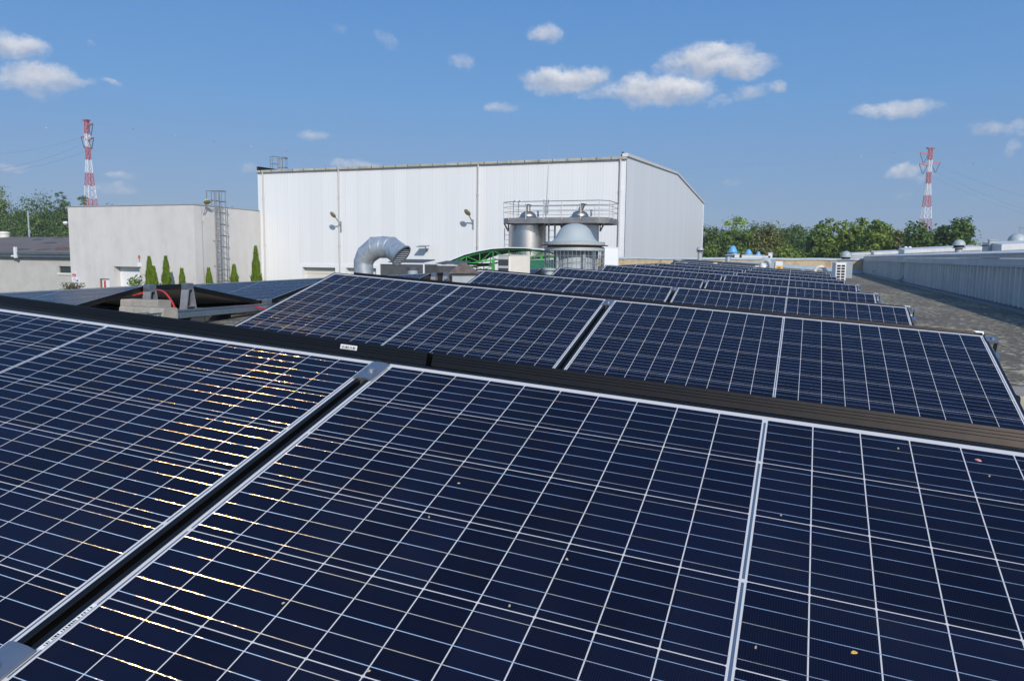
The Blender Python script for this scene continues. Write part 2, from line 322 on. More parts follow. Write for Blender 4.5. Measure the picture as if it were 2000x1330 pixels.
# ---------------------------------------------------------------- mesh builder
class MB:
    def __init__(s, M=None):
        s.v = []; s.f = []; s.sm = []; s.mi = []; s.cur = 0; s.M = M
    def add(s, vs, fs, smooth=False):
        o = len(s.v)
        s.v += [tuple(s.M @ Vector(v)) if s.M else tuple(v) for v in vs]
        s.f += [tuple(i + o for i in f) for f in fs]; s.sm += [smooth] * len(fs); s.mi += [s.cur] * len(fs)
        return s
    def box(s, a, b):
        x0, y0, z0 = a; x1, y1, z1 = b
        if x0 > x1: x0, x1 = x1, x0
        if y0 > y1: y0, y1 = y1, y0
        if z0 > z1: z0, z1 = z1, z0
        return s.add([(x0, y0, z0), (x1, y0, z0), (x1, y1, z0), (x0, y1, z0), (x0, y0, z1), (x1, y0, z1), (x1, y1, z1), (x0, y1, z1)],
              [(0, 3, 2, 1), (4, 5, 6, 7), (0, 1, 5, 4), (1, 2, 6, 5), (2, 3, 7, 6), (3, 0, 4, 7)])
    def cbox(s, c, d):
        return s.box((c[0] - d[0] / 2, c[1] - d[1] / 2, c[2] - d[2] / 2), (c[0] + d[0] / 2, c[1] + d[1] / 2, c[2] + d[2] / 2))
    def prism(s, poly, axis, t0, t1):   # poly of 2D points, extruded along axis
        def P(p, t):
            return {'x': (t, p[0], p[1]), 'y': (p[0], t, p[1]), 'z': (p[0], p[1], t)}[axis]
        n = len(poly); vs = [P(p, t0) for p in poly] + [P(p, t1) for p in poly]
        return s.add(vs, [tuple(range(n)), tuple(range(2 * n - 1, n - 1, -1))] + [(i, (i + 1) % n, n + (i + 1) % n, n + i) for i in range(n)])
    def tube(s, pts, r, n=8, caps=True, smooth=True):
        pts = [Vector(p) for p in pts]; rr = r if isinstance(r, (list, tuple)) else [r] * len(pts)
        vs = []; fs = []; pv = None
        for i, p in enumerate(pts):
            t = (pts[min(i + 1, len(pts) - 1)] - pts[max(i - 1, 0)]).normalized()
            if pv is None:
                a = Vector((0, 0, 1)) if abs(t.z) < .9 else Vector((1, 0, 0)); u = t.cross(a).normalized()
            else:
                u = (pv - t * pv.dot(t)).normalized()
            pv = u; w_ = t.cross(u)
            for k in range(n):
                an = 2 * math.pi * k / n; vs.append(p + (u * math.cos(an) + w_ * math.sin(an)) * rr[i])
        for i in range(len(pts) - 1):
            for k in range(n):
                a = i * n + k; b = i * n + (k + 1) % n; fs.append((a, b, b + n, a + n))
        s.add(vs, fs, smooth)
        if caps: s.add(vs[:n], [tuple(range(n))[::-1]]); s.add(vs[-n:], [tuple(range(n))])
        return s
    def bar(s, a, b, w, h=None):
        a = Vector(a); b = Vector(b); h = h or w; t = (b - a).normalized()
        up = Vector((0, 0, 1)) if abs(t.z) < .95 else Vector((0, 1, 0)); u = t.cross(up).normalized() * w / 2; q = u.cross(t).normalized() * h / 2
        vs = [a - u - q, a + u - q, a + u + q, a - u + q, b - u - q, b + u - q, b + u + q, b - u + q]
        return s.add(vs, [(0, 3, 2, 1), (4, 5, 6, 7), (0, 1, 5, 4), (1, 2, 6, 5), (2, 3, 7, 6), (3, 0, 4, 7)])
    def lathe(s, prof, c=(0, 0, 0), n=32, smooth=True):
        vs = []; fs = []
        for (r, z) in prof:
            for k in range(n):
                a = 2 * math.pi * k / n; vs.append((c[0] + r * math.cos(a), c[1] + r * math.sin(a), c[2] + z))
        for i in range(len(prof) - 1):
            for k in range(n):
                a = i * n + k; b = i * n + (k + 1) % n; fs.append((a, b, b + n, a + n))
        return s.add(vs, fs, smooth)
    def mesh(s, name, mats):
        me = bpy.data.meshes.new(name); me.from_pydata([tuple(v) for v in s.v], [], s.f)
        me.polygons.foreach_set('use_smooth', s.sm)
        for m_ in (mats if isinstance(mats, (list, tuple)) else [mats]): me.materials.append(m_)
        me.polygons.foreach_set('material_index', s.mi)
        me.update()
        if any(s.sm) and not all(s.sm): pass
        return me
    def build(s, name, mats, parent=None):
        o = bpy.data.objects.new(name, s.mesh(name, mats)); col.objects.link(o)
        if parent: o.parent = parent
        return o
def tag(o, label=None, cat=None, group=None, kind=None):
    if label: o['label'] = label
    if cat: o['category'] = cat
    if group: o['group'] = group
    if kind: o['kind'] = kind
    return o
def empty(name, label, cat, M=None, group=None):
    o = bpy.data.objects.new(name, None); col.objects.link(o); o.empty_display_size = .1
    if M is not None: o.matrix_world = M if isinstance(M, Matrix) else Matrix.Translation(Vector(M))
    return tag(o, label, cat, group)
def copy_tree(o, M, label, group=None):
    def rec(src, par):
        c = src.copy(); col.objects.link(c)
        if par: c.parent = par; c.matrix_parent_inverse = src.matrix_parent_inverse.copy()
        for ch in src.children: rec(ch, c)
        return c
    r = rec(o, None); r.matrix_world = M; r['label'] = label
    if group: r['group'] = group
    return r
def T(x, y, z): return Matrix.Translation((x, y, z))
def RZ(d): return Matrix.Rotation(R(d), 4, 'Z')
# ---------------------------------------------------------------- roof and ground
def roofz(x, y):
    m_ = -.36 - .0646 * x + .00684 * y; l_ = -.235 + .0058 * (y - 2.87) + .0615 * (x + 4.6)
    return min(m_, l_) - max(0, math.exp(-((m_ - l_) / .05) ** 2) * .01)
mb = MB(); xs = [-17 + i * .35 for i in range(60)] + [3.86]; xs = [x for x in xs if x < 3.7] + [3.86]; ys = [-6 + i * .75 for i in range(69)]
ys = [y for y in ys if y < 44.8] + [45.0]
rng = random.Random(4)
vs = [(x, y, roofz(x, y) + rng.uniform(-.004, .004)) for y in ys for x in xs]; nx = len(xs)
mb.add(vs, [(j * nx + i, j * nx + i + 1, (j + 1) * nx + i + 1, (j + 1) * nx + i) for j in range(len(ys) - 1) for i in range(nx - 1)], True)
o = mb.build('roof', M_ROOF); tag(o, 'flat bitumen roof dotted with pale lichen under the solar rows', kind='structure')
mb = MB(); n = 14
mb.add([(-50 + 465 * i / n, 200 + 275 * j / n, -5.0) for j in range(-n, n + 1) for i in range(-n, n + 1)],
       [(j * (2 * n + 1) + i, j * (2 * n + 1) + i + 1, (j + 1) * (2 * n + 1) + i + 1, (j + 1) * (2 * n + 1) + i) for j in range(2 * n) for i in range(2 * n)])
o = mb.build('ground', M_ASPH); tag(o, 'open green and paved ground around the factory', kind='structure')
# the building under the roof
mb = MB(); mb.prism([(-17, -1.28), (-17, -5), (3.8, -5), (3.8, -.75), (-3.1, -.34)], 'y', -5.9, 44.9)
o = mb.build('factory_building', M_STUC2); tag(o, 'low factory building carrying the flat roof with the solar rows', 'building')
# ---------------------------------------------------------------- solar panels
def ring(mb, prof):
    """frame: profile (inward offset, z) swept round the rectangle with mitred corners; closed profile"""
    def pts(o, z): return [(-HLEN + o, -o, z), (HLEN - o, -o, z), (HLEN - o, -PW + o, z), (-HLEN + o, -PW + o, z)]
    vs = []
    for (o_, z) in prof: vs += pts(o_, z)
    n = len(prof); fs = []
    for i in range(n):
        j = (i + 1) % n
        for k in range(4):
            k2 = (k + 1) % 4; fs.append((i * 4 + k, i * 4 + k2, j * 4 + k2, j * 4 + k))
    mb.add(vs, fs)
prof = [(.0105, -.0012), (.0105, .0012), (.0012, .0012), (0, 0)]
for zz in (-.0075, -.0145, -.0215): prof += [(0, zz + .0006), (.0012, zz), (0, zz - .0006)]
prof += [(0, -FT), (.028, -FT), (.028, -FT + .0015), (.0015, -FT + .0015), (.0015, -.006), (.0105, -.006)]
fm = MB(); ring(fm, prof); FRAME = fm.mesh('frame', M_FRM)
lm = MB(); a_, b_ = -HLEN + .004, HLEN - .004; c_, d_ = -PW + .004, -.004
lm.add([(a_, c_, 0), (b_, c_, 0), (b_, d_, 0), (a_, d_, 0)], [(0, 1, 2, 3)]); lm.cur = 1
lm.add([(a_, c_, -.0055), (b_, c_, -.0055), (b_, d_, -.0055), (a_, d_, -.0055)], [(3, 2, 1, 0)])
LAM = lm.mesh('cell_laminate', [M_LAM, M_SHEET])
jb = MB(); jb.box((-.05, -.54, -.024), (.05, -.46, -.006)); JB = jb.mesh('junction_box', M_BLACK)
PANELS = 0
ORD = ['front', 'second', 'third', 'fourth', 'fifth', 'sixth', 'seventh', 'eighth', 'ninth', 'tenth', 'eleventh', 'twelfth']
def panel(M, label, group):
    p = empty('solar_panel', label, 'solar panel', M, group)
    for nm, me in (('frame', FRAME), ('cell_laminate', LAM), ('junction_box', JB)):
        o = bpy.data.objects.new(nm, me); col.objects.link(o); o.parent = p
    return p
MA4 = M_ARR.to_4x4()
PIT = 2.302
rowY = [0, 2.2905, 4.6183, 6.8962, 9.2518, 11.54, 13.85, 16.15, 18.4]
rowZ = [0, .0244, .0003, -.0073, -.0008, -.012, -.012, -.012, -.012]
FG = 'solar panels of the main block tilted toward the viewer'; BG = 'solar panels of the main block tilted away from the viewer'
STR = {}
for k in range(9):
    for side, X in (('left', -1.694), ('right', .008)):
        yy, zz = rowY[k] + TM * math.cos(TILT), rowZ[k] + TM * math.sin(TILT)
        M = MA4 @ T(X if k else (-1.70 if side == 'left' else 0), yy, zz) @ Matrix.Rotation(TILT, 4, 'X')
        lb = {0: {'left': 'large solar panel at lower left with golden sun glare on its wires', 'right': 'largest solar panel filling the lower right foreground'},
              1: {'left': 'solar panel glittering at its left end, second row, beside the open gap', 'right': 'solar panel second from the camera, right one, ending at the grey roof strip'}}.get(k, {}).get(side) \
             or f'{side} solar panel facing the camera in the {ORD[k]} row of the main block'
        panel(M, lb, FG)
    for side, X in (('left', -1.69), ('right', .012)):
        if k == 4 and side == 'left': pass
        yy = rowY[k] + .232 + (.0 if k != 4 else .0); zz = rowZ[k] + .0035
        M = MA4 @ T(X, yy, zz) @ RZ(180) @ Matrix.Rotation(TILT, 4, 'X')
        panel(M, f'{side} solar panel tilted away behind the {ORD[k]} ridge, main block, black edge showing', BG)
# left block
LT = R(11.0); LROLL = math.atan(.0615)
LBY = [2.87 + 2.42 * i for i in range(11)]
LG = 'solar panels of the left block tilted toward the viewer'; LGB = 'solar panels of the left block tilted away from the viewer'
def lbM(X, Y, back=False):
    z = .07 + .0058 * (Y - 2.87) + .0615 * (X + 4.6)
    M = T(X, Y, z) @ Matrix.Rotation(-LROLL, 4, 'Y')
    return M @ RZ(180) @ Matrix.Rotation(LT, 4, 'X') if back else M @ Matrix.Rotation(LT, 4, 'X')
cnt = {0: 4, 1: 4, 2: 2, 3: 2, 4: 1, 8: 2, 9: 2, 10: 2}
for k, nn in cnt.items():
    for i in range(nn):
        X = -4.6 - HLEN - i * 1.70
        where = ['at the open right end', 'second from the right end', 'third from the right end', 'fourth from the right end'][i]
        panel(lbM(X, LBY[k]), f'pale shining solar panel {where}, {ORD[k]} left block row', LG)
        panel(lbM(X, LBY[k] + .36, True), f'solar panel tilted away {where}, {ORD[k]} left block ridge', LGB)
# clamps
def clamp_mesh():
    e = empty('panel_clamp', '', 'clamp')
    m_ = MB(); m_.prism([(-.0235, .002), (-.0235, .0045), (-.010, .0075), (.010, .0075), (.0235, .0045), (.0235, .002), (.006, .0018), (.006, -.03), (-.006, -.03), (-.006, .0018)], 'y', -.085, 0)
    m_.build('clamp_body', M_ALU, e)
    b_ = MB(); b_.lathe([(0, .0150), (.005, .0145), (.0085, .0125), (.0095, .0095), (.0135, .0093), (.0135, .0075)], (0, -.045, 0), 20); b_.build('bolt', M_ALU, e)
    return e
cl0 = None
CLG = 'aluminium clamps between panel pairs'
for k in range(6):
    for (s_, q) in (('ridge', -.022), ('lower', -.925)):
        if k and s_ == 'lower' : continue
        yy, zz = rowY[k] + TM * math.cos(TILT), rowZ[k] + TM * math.sin(TILT)
        M = MA4 @ T(-.850 if k == 0 else -.843, yy, zz) @ Matrix.Rotation(TILT, 4, 'X') @ T(0, q, 0)
        lb = f'aluminium clamp with bolt at the {s_} end of the gap, {ORD[k]} row'
        if cl0 is None: cl0 = clamp_mesh(); cl0.matrix_world = M; cl0['label'] = lb; cl0['group'] = CLG
        else: copy_tree(cl0, M, lb, CLG)
# end brackets of the main block
def end_bracket(name='end_bracket'):
    e = empty(name, '', 'bracket')
    m_ = MB(); m_.box((0, -.03, .0), (.034, .03, .004)); m_.box((.030, -.03, -.045), (.034, .03, 0)); m_.box((-.010, -.03, .0042), (.034, .03, .0075)); m_.build('top_clamp', M_ALU, e)
    m_ = MB(); m_.lathe([(0, .016), (.006, .015), (.009, .0125), (.009, .0077)], (.014, 0, 0), 16); m_.build('bolt', M_ALU, e)
    m_ = MB(); m_.box((.012, -.045, -.085), (.052, .045, -.06)); m_.box((.016, -.035, -.13), (.048, .035, -.085)); m_.build('rail_end', M_ALU, e)
    return e
eb = None; EG = 'brackets at the right end of the rows'
for k in range(5):
    for (nm, q, back) in (('ridge', -.06, 0), ('back ridge', -.05, 1)):
        if back: M = MA4 @ T(.86, rowY[k] + .232, rowZ[k] + .0035) @ Matrix.Rotation(-TILT, 4, 'X') @ T(0, .05, 0)
        else: M = MA4 @ T(.853, rowY[k] + TM * math.cos(TILT), rowZ[k] + TM * math.sin(TILT)) @ Matrix.Rotation(TILT, 4, 'X') @ T(0, q, 0)
        lb = f'small aluminium {nm} bracket at the right end of the {ORD[k]} row'
        if k == 0: continue
        if eb is None: eb = end_bracket(); eb.matrix_world = M; eb['label'] = lb; eb['group'] = EG
        else: copy_tree(eb, M, lb, EG)
# barcode stickers
def barcode(M, wd, ht, label, seed, digits=False):
    e = empty('barcode_sticker', label, 'sticker', M)
    MB().box((-wd / 2, -ht / 2, 0), (wd / 2, ht / 2, .0004)).build('paper', M_WHITEP, e)
    r = random.Random(seed); m_ = MB(); x = -wd * .43
    while x < wd * .42:
        b = r.choice((.0006, .0011, .0017)) * wd / .05
        m_.box((x, -ht * .30, .0004), (x + b, ht * .22, .0007)); x += b + r.choice((.0007, .0012, .0022)) * wd / .05
    x = -wd * .42
    while x < wd * .42: m_.box((x, -ht * .44, .0004), (x + ht * .05, -ht * .36, .0007)); x += ht * .13
    m_.build('bars', M_BLACK, e)
p = at(676, 686, .222)
MBK = MA4 @ T(-1.69, .232, .0035) @ RZ(180) @ Matrix.Rotation(TILT, 4, 'X')
loc = MBK.inverted() @ at(676, 686, .215)
barcode(MBK @ T(loc.x, .0004, -.0155) @ Matrix.Rotation(R(-90), 4, 'X') @ RZ(180), .052, .0125, 'white barcode sticker on the black frame edge behind the first ridge', 3)
MF = MA4 @ T(0, TM * math.cos(TILT), TM * math.sin(TILT)) @ Matrix.Rotation(TILT, 4, 'X')
barcode(MF @ T(-.8275, -PW + .125, .0004) @ RZ(90), .085, .0075, 'narrow barcode strip on the left margin of the foreground panel', 8)
# bits lying on the glass
def bit(px, py, s, m, name, label, cat, rnd):
    # drop onto the right foreground panel plane
    n_ = MF.to_3x3() @ Vector((0, 0, 1)); o_ = MF.translation; r = ray(px, py); t = (o_ - CAM).dot(n_) / r.dot(n_); P_ = CAM + r * t
    Mx = Matrix.Translation(P_) @ MF.to_3x3().to_4x4(); rg = random.Random(rnd); m_ = MB(Matrix.Rotation(rg.uniform(0, 3), 4, 'Z'))
    k = 9; a = [(s * (1 + rg.uniform(-.25, .25)) * math.cos(6.283 * i / k), s * .62 * (1 + rg.uniform(-.25, .25)) * math.sin(6.283 * i / k)) for i in range(k)]
    vs = [(x, y, .0004) for x, y in a] + [(x * .7, y * .7, .0016 + .2 * abs(x) * s) for x, y in a] + [(0, 0, .0013)]
    m_.add(vs, [(i, (i + 1) % k, k + (i + 1) % k, k + i) for i in range(k)] + [(k + i, k + (i + 1) % k, 2 * k) for i in range(k)])
    o = m_.build(name, m); o.matrix_world = Mx; tag(o, label, cat)
M_LEAFY = mat('dry yellow leaf', (.62, .42, .10), .7); M_PINK = mat('faded pink petal', (.62, .30, .26), .7, noise=.3, nscale=400); M_SEED = mat('pale seed', (.42, .36, .22), .7)
bit(1667, 1274, .0042, M_LEAFY, 'leaf_scrap', 'round yellow leaf scrap on the glass at lower right', 'leaf', 1)
bit(1911, 899, .0052, M_PINK, 'flower_petal', 'faded pink petal on the glass near the right edge', 'petal', 2)
for i, (px, py, l_) in enumerate([(1525, 1006, 'right of the centre strip, second cell row'), (1754, 876, 'just under the ridge edge at right'), (1476, 1264, 'beside the centre strip near the bottom'), (553, 1178, 'among the glaring wires at left'), (896, 944, 'left of centre in the second cell row'),
                                  (1107, 1092, 'centre of the foreground panel'), (1932, 930, 'below the pink petal'), (995, 1183, 'lower centre of the foreground panel'), (720, 1310, 'at the bottom edge of the picture'), (838, 1010, 'upper left of the foreground panel')]):
    bit(px, py, .0026, M_SEED, 'dry_seed', 'tiny pale seed on the glass, ' + l_, 'seed', 10 + i)
# ---------------------------------------------------------------- open gap between the blocks
def tri_bracket(h, label, M, grp, mirror=False):
    e = empty('support_bracket', label, 'bracket', M, grp); s = -1 if mirror else 1
    m_ = MB()
    for y in (-.035, .031): m_.prism([(-.075, 0), (-.066, 0), (-.018, h), (-.030, h)], 'y', y, y + .004) ; m_.prism([(.066, 0), (.075, 0), (.030, h), (.018, h)], 'y', y, y + .004)
    m_.prism([(-.075, .003), (-.070, .003), (-.024, h), (-.029, h)], 'y', -.031, .031); m_.prism([(.070, .003), (.075, .003), (.029, h), (.024, h)], 'y', -.031, .031)
    m_.box((-.045, -.031, h * .45), (.045, .031, h * .45 + .003)); m_.box((-.11, -.045, -.006), (.11, .045, 0)); m_.box((-.03, -.035, h), (.03, .035, h + .004))
    m_.build('web', M_ALUD, e)
    m_ = MB(); m_.prism([(-.034, h + .004), (.034, h + .004), (.034, h + .045), (.028, h + .052), (-.028, h + .052), (-.034, h + .045)], 'y', -.03, .03); m_.build('panel_clamp', M_ALU, e)
    return e
SG = 'triangular aluminium supports under the ridges'
for k in (0, 1, 2, 4, 8, 9, 10):
    for j, dy in enumerate((-.01, .37)):
        Y = LBY[k] + dy; X = -4.555; z0 = roofz(X, Y) + .006
        h = (.07 + .0058 * (Y - 2.87)) - z0 - .045
        tri_bracket(h, f'triangular aluminium support ending the {ORD[k]} {"front" if j == 0 else "back"} ridge of the left block', T(X, Y, z0) @ RZ(90), SG)
# low supports at valley of left block
for k in (0, 1, 2):
    Y = LBY[k] + .36 + .975; X = -4.55; z0 = roofz(X, Y) + .006
    tri_bracket(.07, f'low aluminium foot in the valley behind the {ORD[k]} ridge of the left block', T(X, Y, z0) @ RZ(90), 'low feet in the valleys')
# concrete ballast blocks
def ballast(cx, cy, wx, wy, h, z0, label, rz=0):
    e = empty('concrete_block', label, 'concrete block', T(cx, cy, z0) @ RZ(rz), 'concrete ballast blocks in the gap')
    m_ = MB(); n_ = 3
    for i in range(n_):
        x0 = -wx / 2 + wx * i / n_; x1 = x0 + wx / n_ - .003
        m_.prism([(-wy / 2 - .006, 0), (wy / 2 + .006, 0), (wy / 2, h - .008), (wy / 2 - .008, h), (-wy / 2 + .008, h), (-wy / 2, h - .008)], 'x', x0, x1)
    m_.build('block_body', M_CONC, e); return e
a = at(235, 592, 2.62); b = at(345, 604, 2.62)
zt = at(300, 588, 2.62).z
ballast((at(232, 590, 2.62).x + at(313, 590, 2.62).x) / 2 + .02, 2.66, .36, .12, .15, zt - .145, 'pale concrete ballast block standing under the left ridge')
ballast((at(240, 605, 2.40).x + at(332, 605, 2.40).x) / 2, 2.42, .40, .12, .10, at(300, 602, 2.40).z - .095, 'lower grey concrete ballast block in front of the pale one')
bx_, by_ = 1.10, 2.28
ballast(bx_, by_, .34, .30, .17, roofz(bx_, by_) + .004, 'pale concrete ballast block at the right edge beside the second row', 8)
# perforated cable tray
def tray(P0, P1, label, wd=.10, ht=.05):
    P0 = Vector(P0); P1 = Vector(P1); L = (P1 - P0).length; x_ = (P1 - P0).normalized(); y_ = Vector((0, 0, 1)).cross(x_).normalized(); z_ = x_.cross(y_)
    M = Matrix(((x_.x, y_.x, z_.x, P0.x), (x_.y, y_.y, z_.y, P0.y), (x_.z, y_.z, z_.z, P0.z), (0, 0, 0, 1)))
    e = empty('cable_tray', label, 'cable tray', M)
    m_ = MB(); t = .0016; st = .035; n_ = int(L / st)
    m_.box((0, -wd / 2, 0), (L, wd / 2, t))
    for y in (-wd / 2, wd / 2 - t):
        m_.box((0, y, t), (L, y + t, ht * .30)); m_.box((0, y, ht * .42), (L, y + t, ht * .62)); m_.box((0, y, ht * .76), (L, y + t, ht))
        for i in range(n_):
            m_.box((i * st, y + .0002, ht * .30), (i * st + st * .45, y + t - .0002, ht * .42)); m_.box((i * st + .01, y + .0002, ht * .62), (i * st + .01 + st * .45, y + t - .0002, ht * .76))
        m_.box((0, y - .006 if y < 0 else y, ht), (L, y + t if y < 0 else y + t + .006, ht + t))
    m_.build('tray_channel', M_ZINC, e); return e
tA = at(345, 612, 2.75); tB = at(560, 596, 5.1)
tA = at(345, 621, 2.62); tB = at(545, 602, 4.45)
tray(tA + (tA - tB) * .25, tB + (tB - tA) * .6, 'galvanised perforated cable tray crossing the gap between the blocks')
def foot(P, label, w_=.13, h_=.13):
    m_ = MB(); m_.prism([(-w_ / 2 - .02, -.12), (w_ / 2 + .02, -.12), (w_ / 2 - .008, h_ - .10), (-w_ / 2 + .008, h_ - .10)], 'y', -.09, .09)
    o = m_.build('rubber_foot', M_RUBBER); o.matrix_world = Matrix.Translation(P) @ RZ(-50); tag(o, label, 'rubber foot', 'black rubber feet of the cable tray')
tm = tA + (tB - tA) * .42
foot(at(428, 612, tm.y), 'black rubber foot carrying the middle of the cable tray', .12, .14)
foot(at(375, 625, tm.y - .6), 'black rubber foot partly hidden behind the first ridge', .11, .12)
# red conduits
def conduit(pts, r, label):
    m_ = MB(); P = [Vector(p) for p in pts]; out = []
    for i in range(len(P) - 1):
        p0 = P[max(i - 1, 0)]; p1 = P[i]; p2 = P[i + 1]; p3 = P[min(i + 2, len(P) - 1)]
        for k in range(6):
            t = k / 6; out.append(.5 * ((2 * p1) + (p2 - p0) * t + (2 * p0 - 5 * p1 + 4 * p2 - p3) * t * t + (3 * p1 - p0 - 3 * p2 + p3) * t ** 3))
    out.append(P[-1]); m_.tube(out, r, 8); o = m_.build('cable', M_RED); tag(o, label, 'cable', 'red solar cables')
conduit([at(300, 567, 3.2), at(318, 569, 3.1), at(333, 585, 3.0), at(341, 603, 2.9), at(336, 617, 2.8)], .0075, 'thick red cable curving down beside the ridge support')
conduit([at(298, 583, 3.0), at(315, 593, 2.95), at(335, 608, 2.88), at(352, 617, 2.8)], .0065, 'red cable slanting across behind the concrete block')
conduit([at(408, 604, 3.9), at(430, 601.5, 4.0), at(452, 598.5, 4.1), at(470, 597, 4.3)], .009, 'red cable lying in the shade under the tilted away panel')
conduit([at(486, 598, 3.9), at(500, 600, 3.85), at(514, 603, 3.8), at(530, 606, 3.7)], .009, 'short red cable leaving the valley foot')
conduit([at(260, 578, 3.0), at(272, 574, 3.0), at(283, 571, 3.05)], .006, 'red cable tip under the left panel edge')
# ---------------------------------------------------------------- far parapet and right building
PY = 45.0
xl, xr = -14.5, 3.84
ztop = lambda x: at(1540, 505.6, PY).z + .004 * (x + 1)
mb = MB(); n_ = 24; vs = []
for i in range(n_ + 1):
    x = xl + (xr - xl) * i / n_; vs += [(x, PY, roofz(x, PY) - .3), (x, PY, ztop(x)), (x, PY + .3, ztop(x)), (x, PY + .3, -1)]
mb.add(vs, [(i * 4 + a, i * 4 + a + 4, i * 4 + a + 5, i * 4 + a + 1) for i in range(n_) for a in range(3)])
pe = empty('parapet_wall', 'sandy rendered parapet at the far end of the roof with pale metal coping', 'wall')
mb.build('wall_face', M_PARA, pe)
mb = MB(); vs = []
for i in range(n_ + 1):
    x = xl + (xr - xl) * i / n_; z = ztop(x) + .012 * math.sin(i * 1.9); vs += [(x, PY - .06, z - .07), (x, PY - .06, z + .03), (x, PY + .36, z + .05), (x, PY + .36, z - .05)]
mb.add(vs, [(i * 4 + a, i * 4 + a + 4, i * 4 + (a + 1) % 4 + 4, i * 4 + (a + 1) % 4) for i in range(n_) for a in range(4)])
mb.build('coping', mat('pale blue grey coping', (.48, .56, .64), .5, noise=.1, nscale=2), pe)
mb = MB(); vs = []
for i in range(n_ + 1):
    x = xl + (xr - xl) * i / n_; z = roofz(x, PY); vs += [(x, PY - .28, z + .005), (x, PY - .1, z + .14), (x, PY - .003, z + .2)]
mb.add(vs, [(i * 3 + a, i * 3 + a + 3, i * 3 + a + 4, i * 3 + a + 1) for i in range(n_) for a in range(2)])
mb.build('flashing', mat('blue grey flashing', (.30, .38, .44), .6, noise=.15, nscale=3), pe)
# right building
WX = 3.86
wt = lambda y: .53 + .0054 * (y - 14)
rb = empty('clad_building', 'long low building at right with corrugated grey cladding and white roof edge', 'building')
mb = MB(); y = -4.0; prof_pts = []
seg = 0
while y < 44.98:
    for (dy, dx) in ((0, 0), (.035, -.06), (.12, -.06), (.155, 0)):
        if 28.4 < y < 29.4: dx = .12
        prof_pts.append((y + dy, dx))
    y += .33
vs = []; 
for (yy, dx) in prof_pts: vs += [(WX + dx, yy, roofz(WX, yy) + .07), (WX + dx, yy, wt(yy) - .26)]
mb.add(vs, [(2 * i, 2 * i + 2, 2 * i + 3, 2 * i + 1) for i in range(len(prof_pts) - 1)])
mb.build('cladding', M_CORR, rb)
def strip(name, m, x0, x1, dz0, dz1, ya=-4, yb=45.05, n_=20):
    mb = MB(); vs = []
    for i in range(n_ + 1):
        yy = ya + (yb - ya) * i / n_; z = wt(yy); w1 = .004 * math.sin(i * 2.3); vs += [(x0, yy, z + dz0), (x0, yy, z + dz1 + w1), (x1, yy, z + dz1 + w1), (x1, yy, z + dz0)]
    mb.add(vs, [(i * 4 + a, i * 4 + a + 4, i * 4 + (a + 1) % 4 + 4, i * 4 + (a + 1) % 4) for i in range(n_) for a in range(4)] + [(0, 1, 2, 3), (n_ * 4 + 3, n_ * 4 + 2, n_ * 4 + 1, n_ * 4)])
    return mb.build(name, m, rb)
strip('lower_drip', M_FASC, WX - .075, WX - .003, -.27, -.245)
strip('fascia', M_FASC, WX - .05, WX + .3, -.243, -.118)
strip('upper_fascia', M_FASC, WX - .065, WX + .3, -.11, -.035)
mb = MB(); vs = []
for i in range(21):
    yy = -4 + 49.05 * i / 20; z = wt(yy); vs += [(WX - .08, yy, z - .033), (WX - .08, yy, z - .012), (WX + .35, yy, z + .05), (WX + .35, yy, z - .033)]
mb.add(vs, [(i * 4 + a, i * 4 + a + 4, i * 4 + (a + 1) % 4 + 4, i * 4 + (a + 1) % 4) for i in range(20) for a in range(4)]); mb.build('roof_edge', M_COPE, rb)
mb = MB(); mb.add([(WX + .3, -4, .30), (WX + 40, -4, .2), (WX + 40, 45, .2), (WX + .3, 45, .52), (WX + .3, 45, -5), (WX + 40, 45, -5)], [(0, 1, 2, 3), (3, 2, 5, 4)])
mb.build('roof_deck', M_DGREY, rb)
mb = MB(); vs = []
for i in range(30):
    yy = -4 + 49 * i / 29; z = roofz(WX, yy); vs += [(WX - .17, yy, z + .004), (WX - .13, yy, z + .055), (WX - .004, yy, z + .085)]
mb.add(vs, [(i * 3 + a, i * 3 + a + 3, i * 3 + a + 4, i * 3 + a + 1) for i in range(29) for a in range(2)]); mb.build('base_flashing', M_DGREY, rb)
mb = MB(); P_ = [(WX - .03, 28.55, wt(28.5) - .27), (WX - .03, 28.55, roofz(WX, 28.5) + .35), (WX - .10, 28.5, roofz(WX, 28.5) + .2), (WX - .2, 28.3, roofz(WX, 28.3) + .12)]
mb.tube(P_, .05, 10); mb.build('downpipe', M_GREY, rb)
mb = MB(); mb.tube([at(1716, 505, 38.2), at(1717, 515, 38.0), at(1712, 527, 38.0), at(1704, 531, 38.2)], .012, 6); o = mb.build('cable', M_BLACK); tag(o, 'black cable hanging in a loop down the cladding of the right building', 'cable')
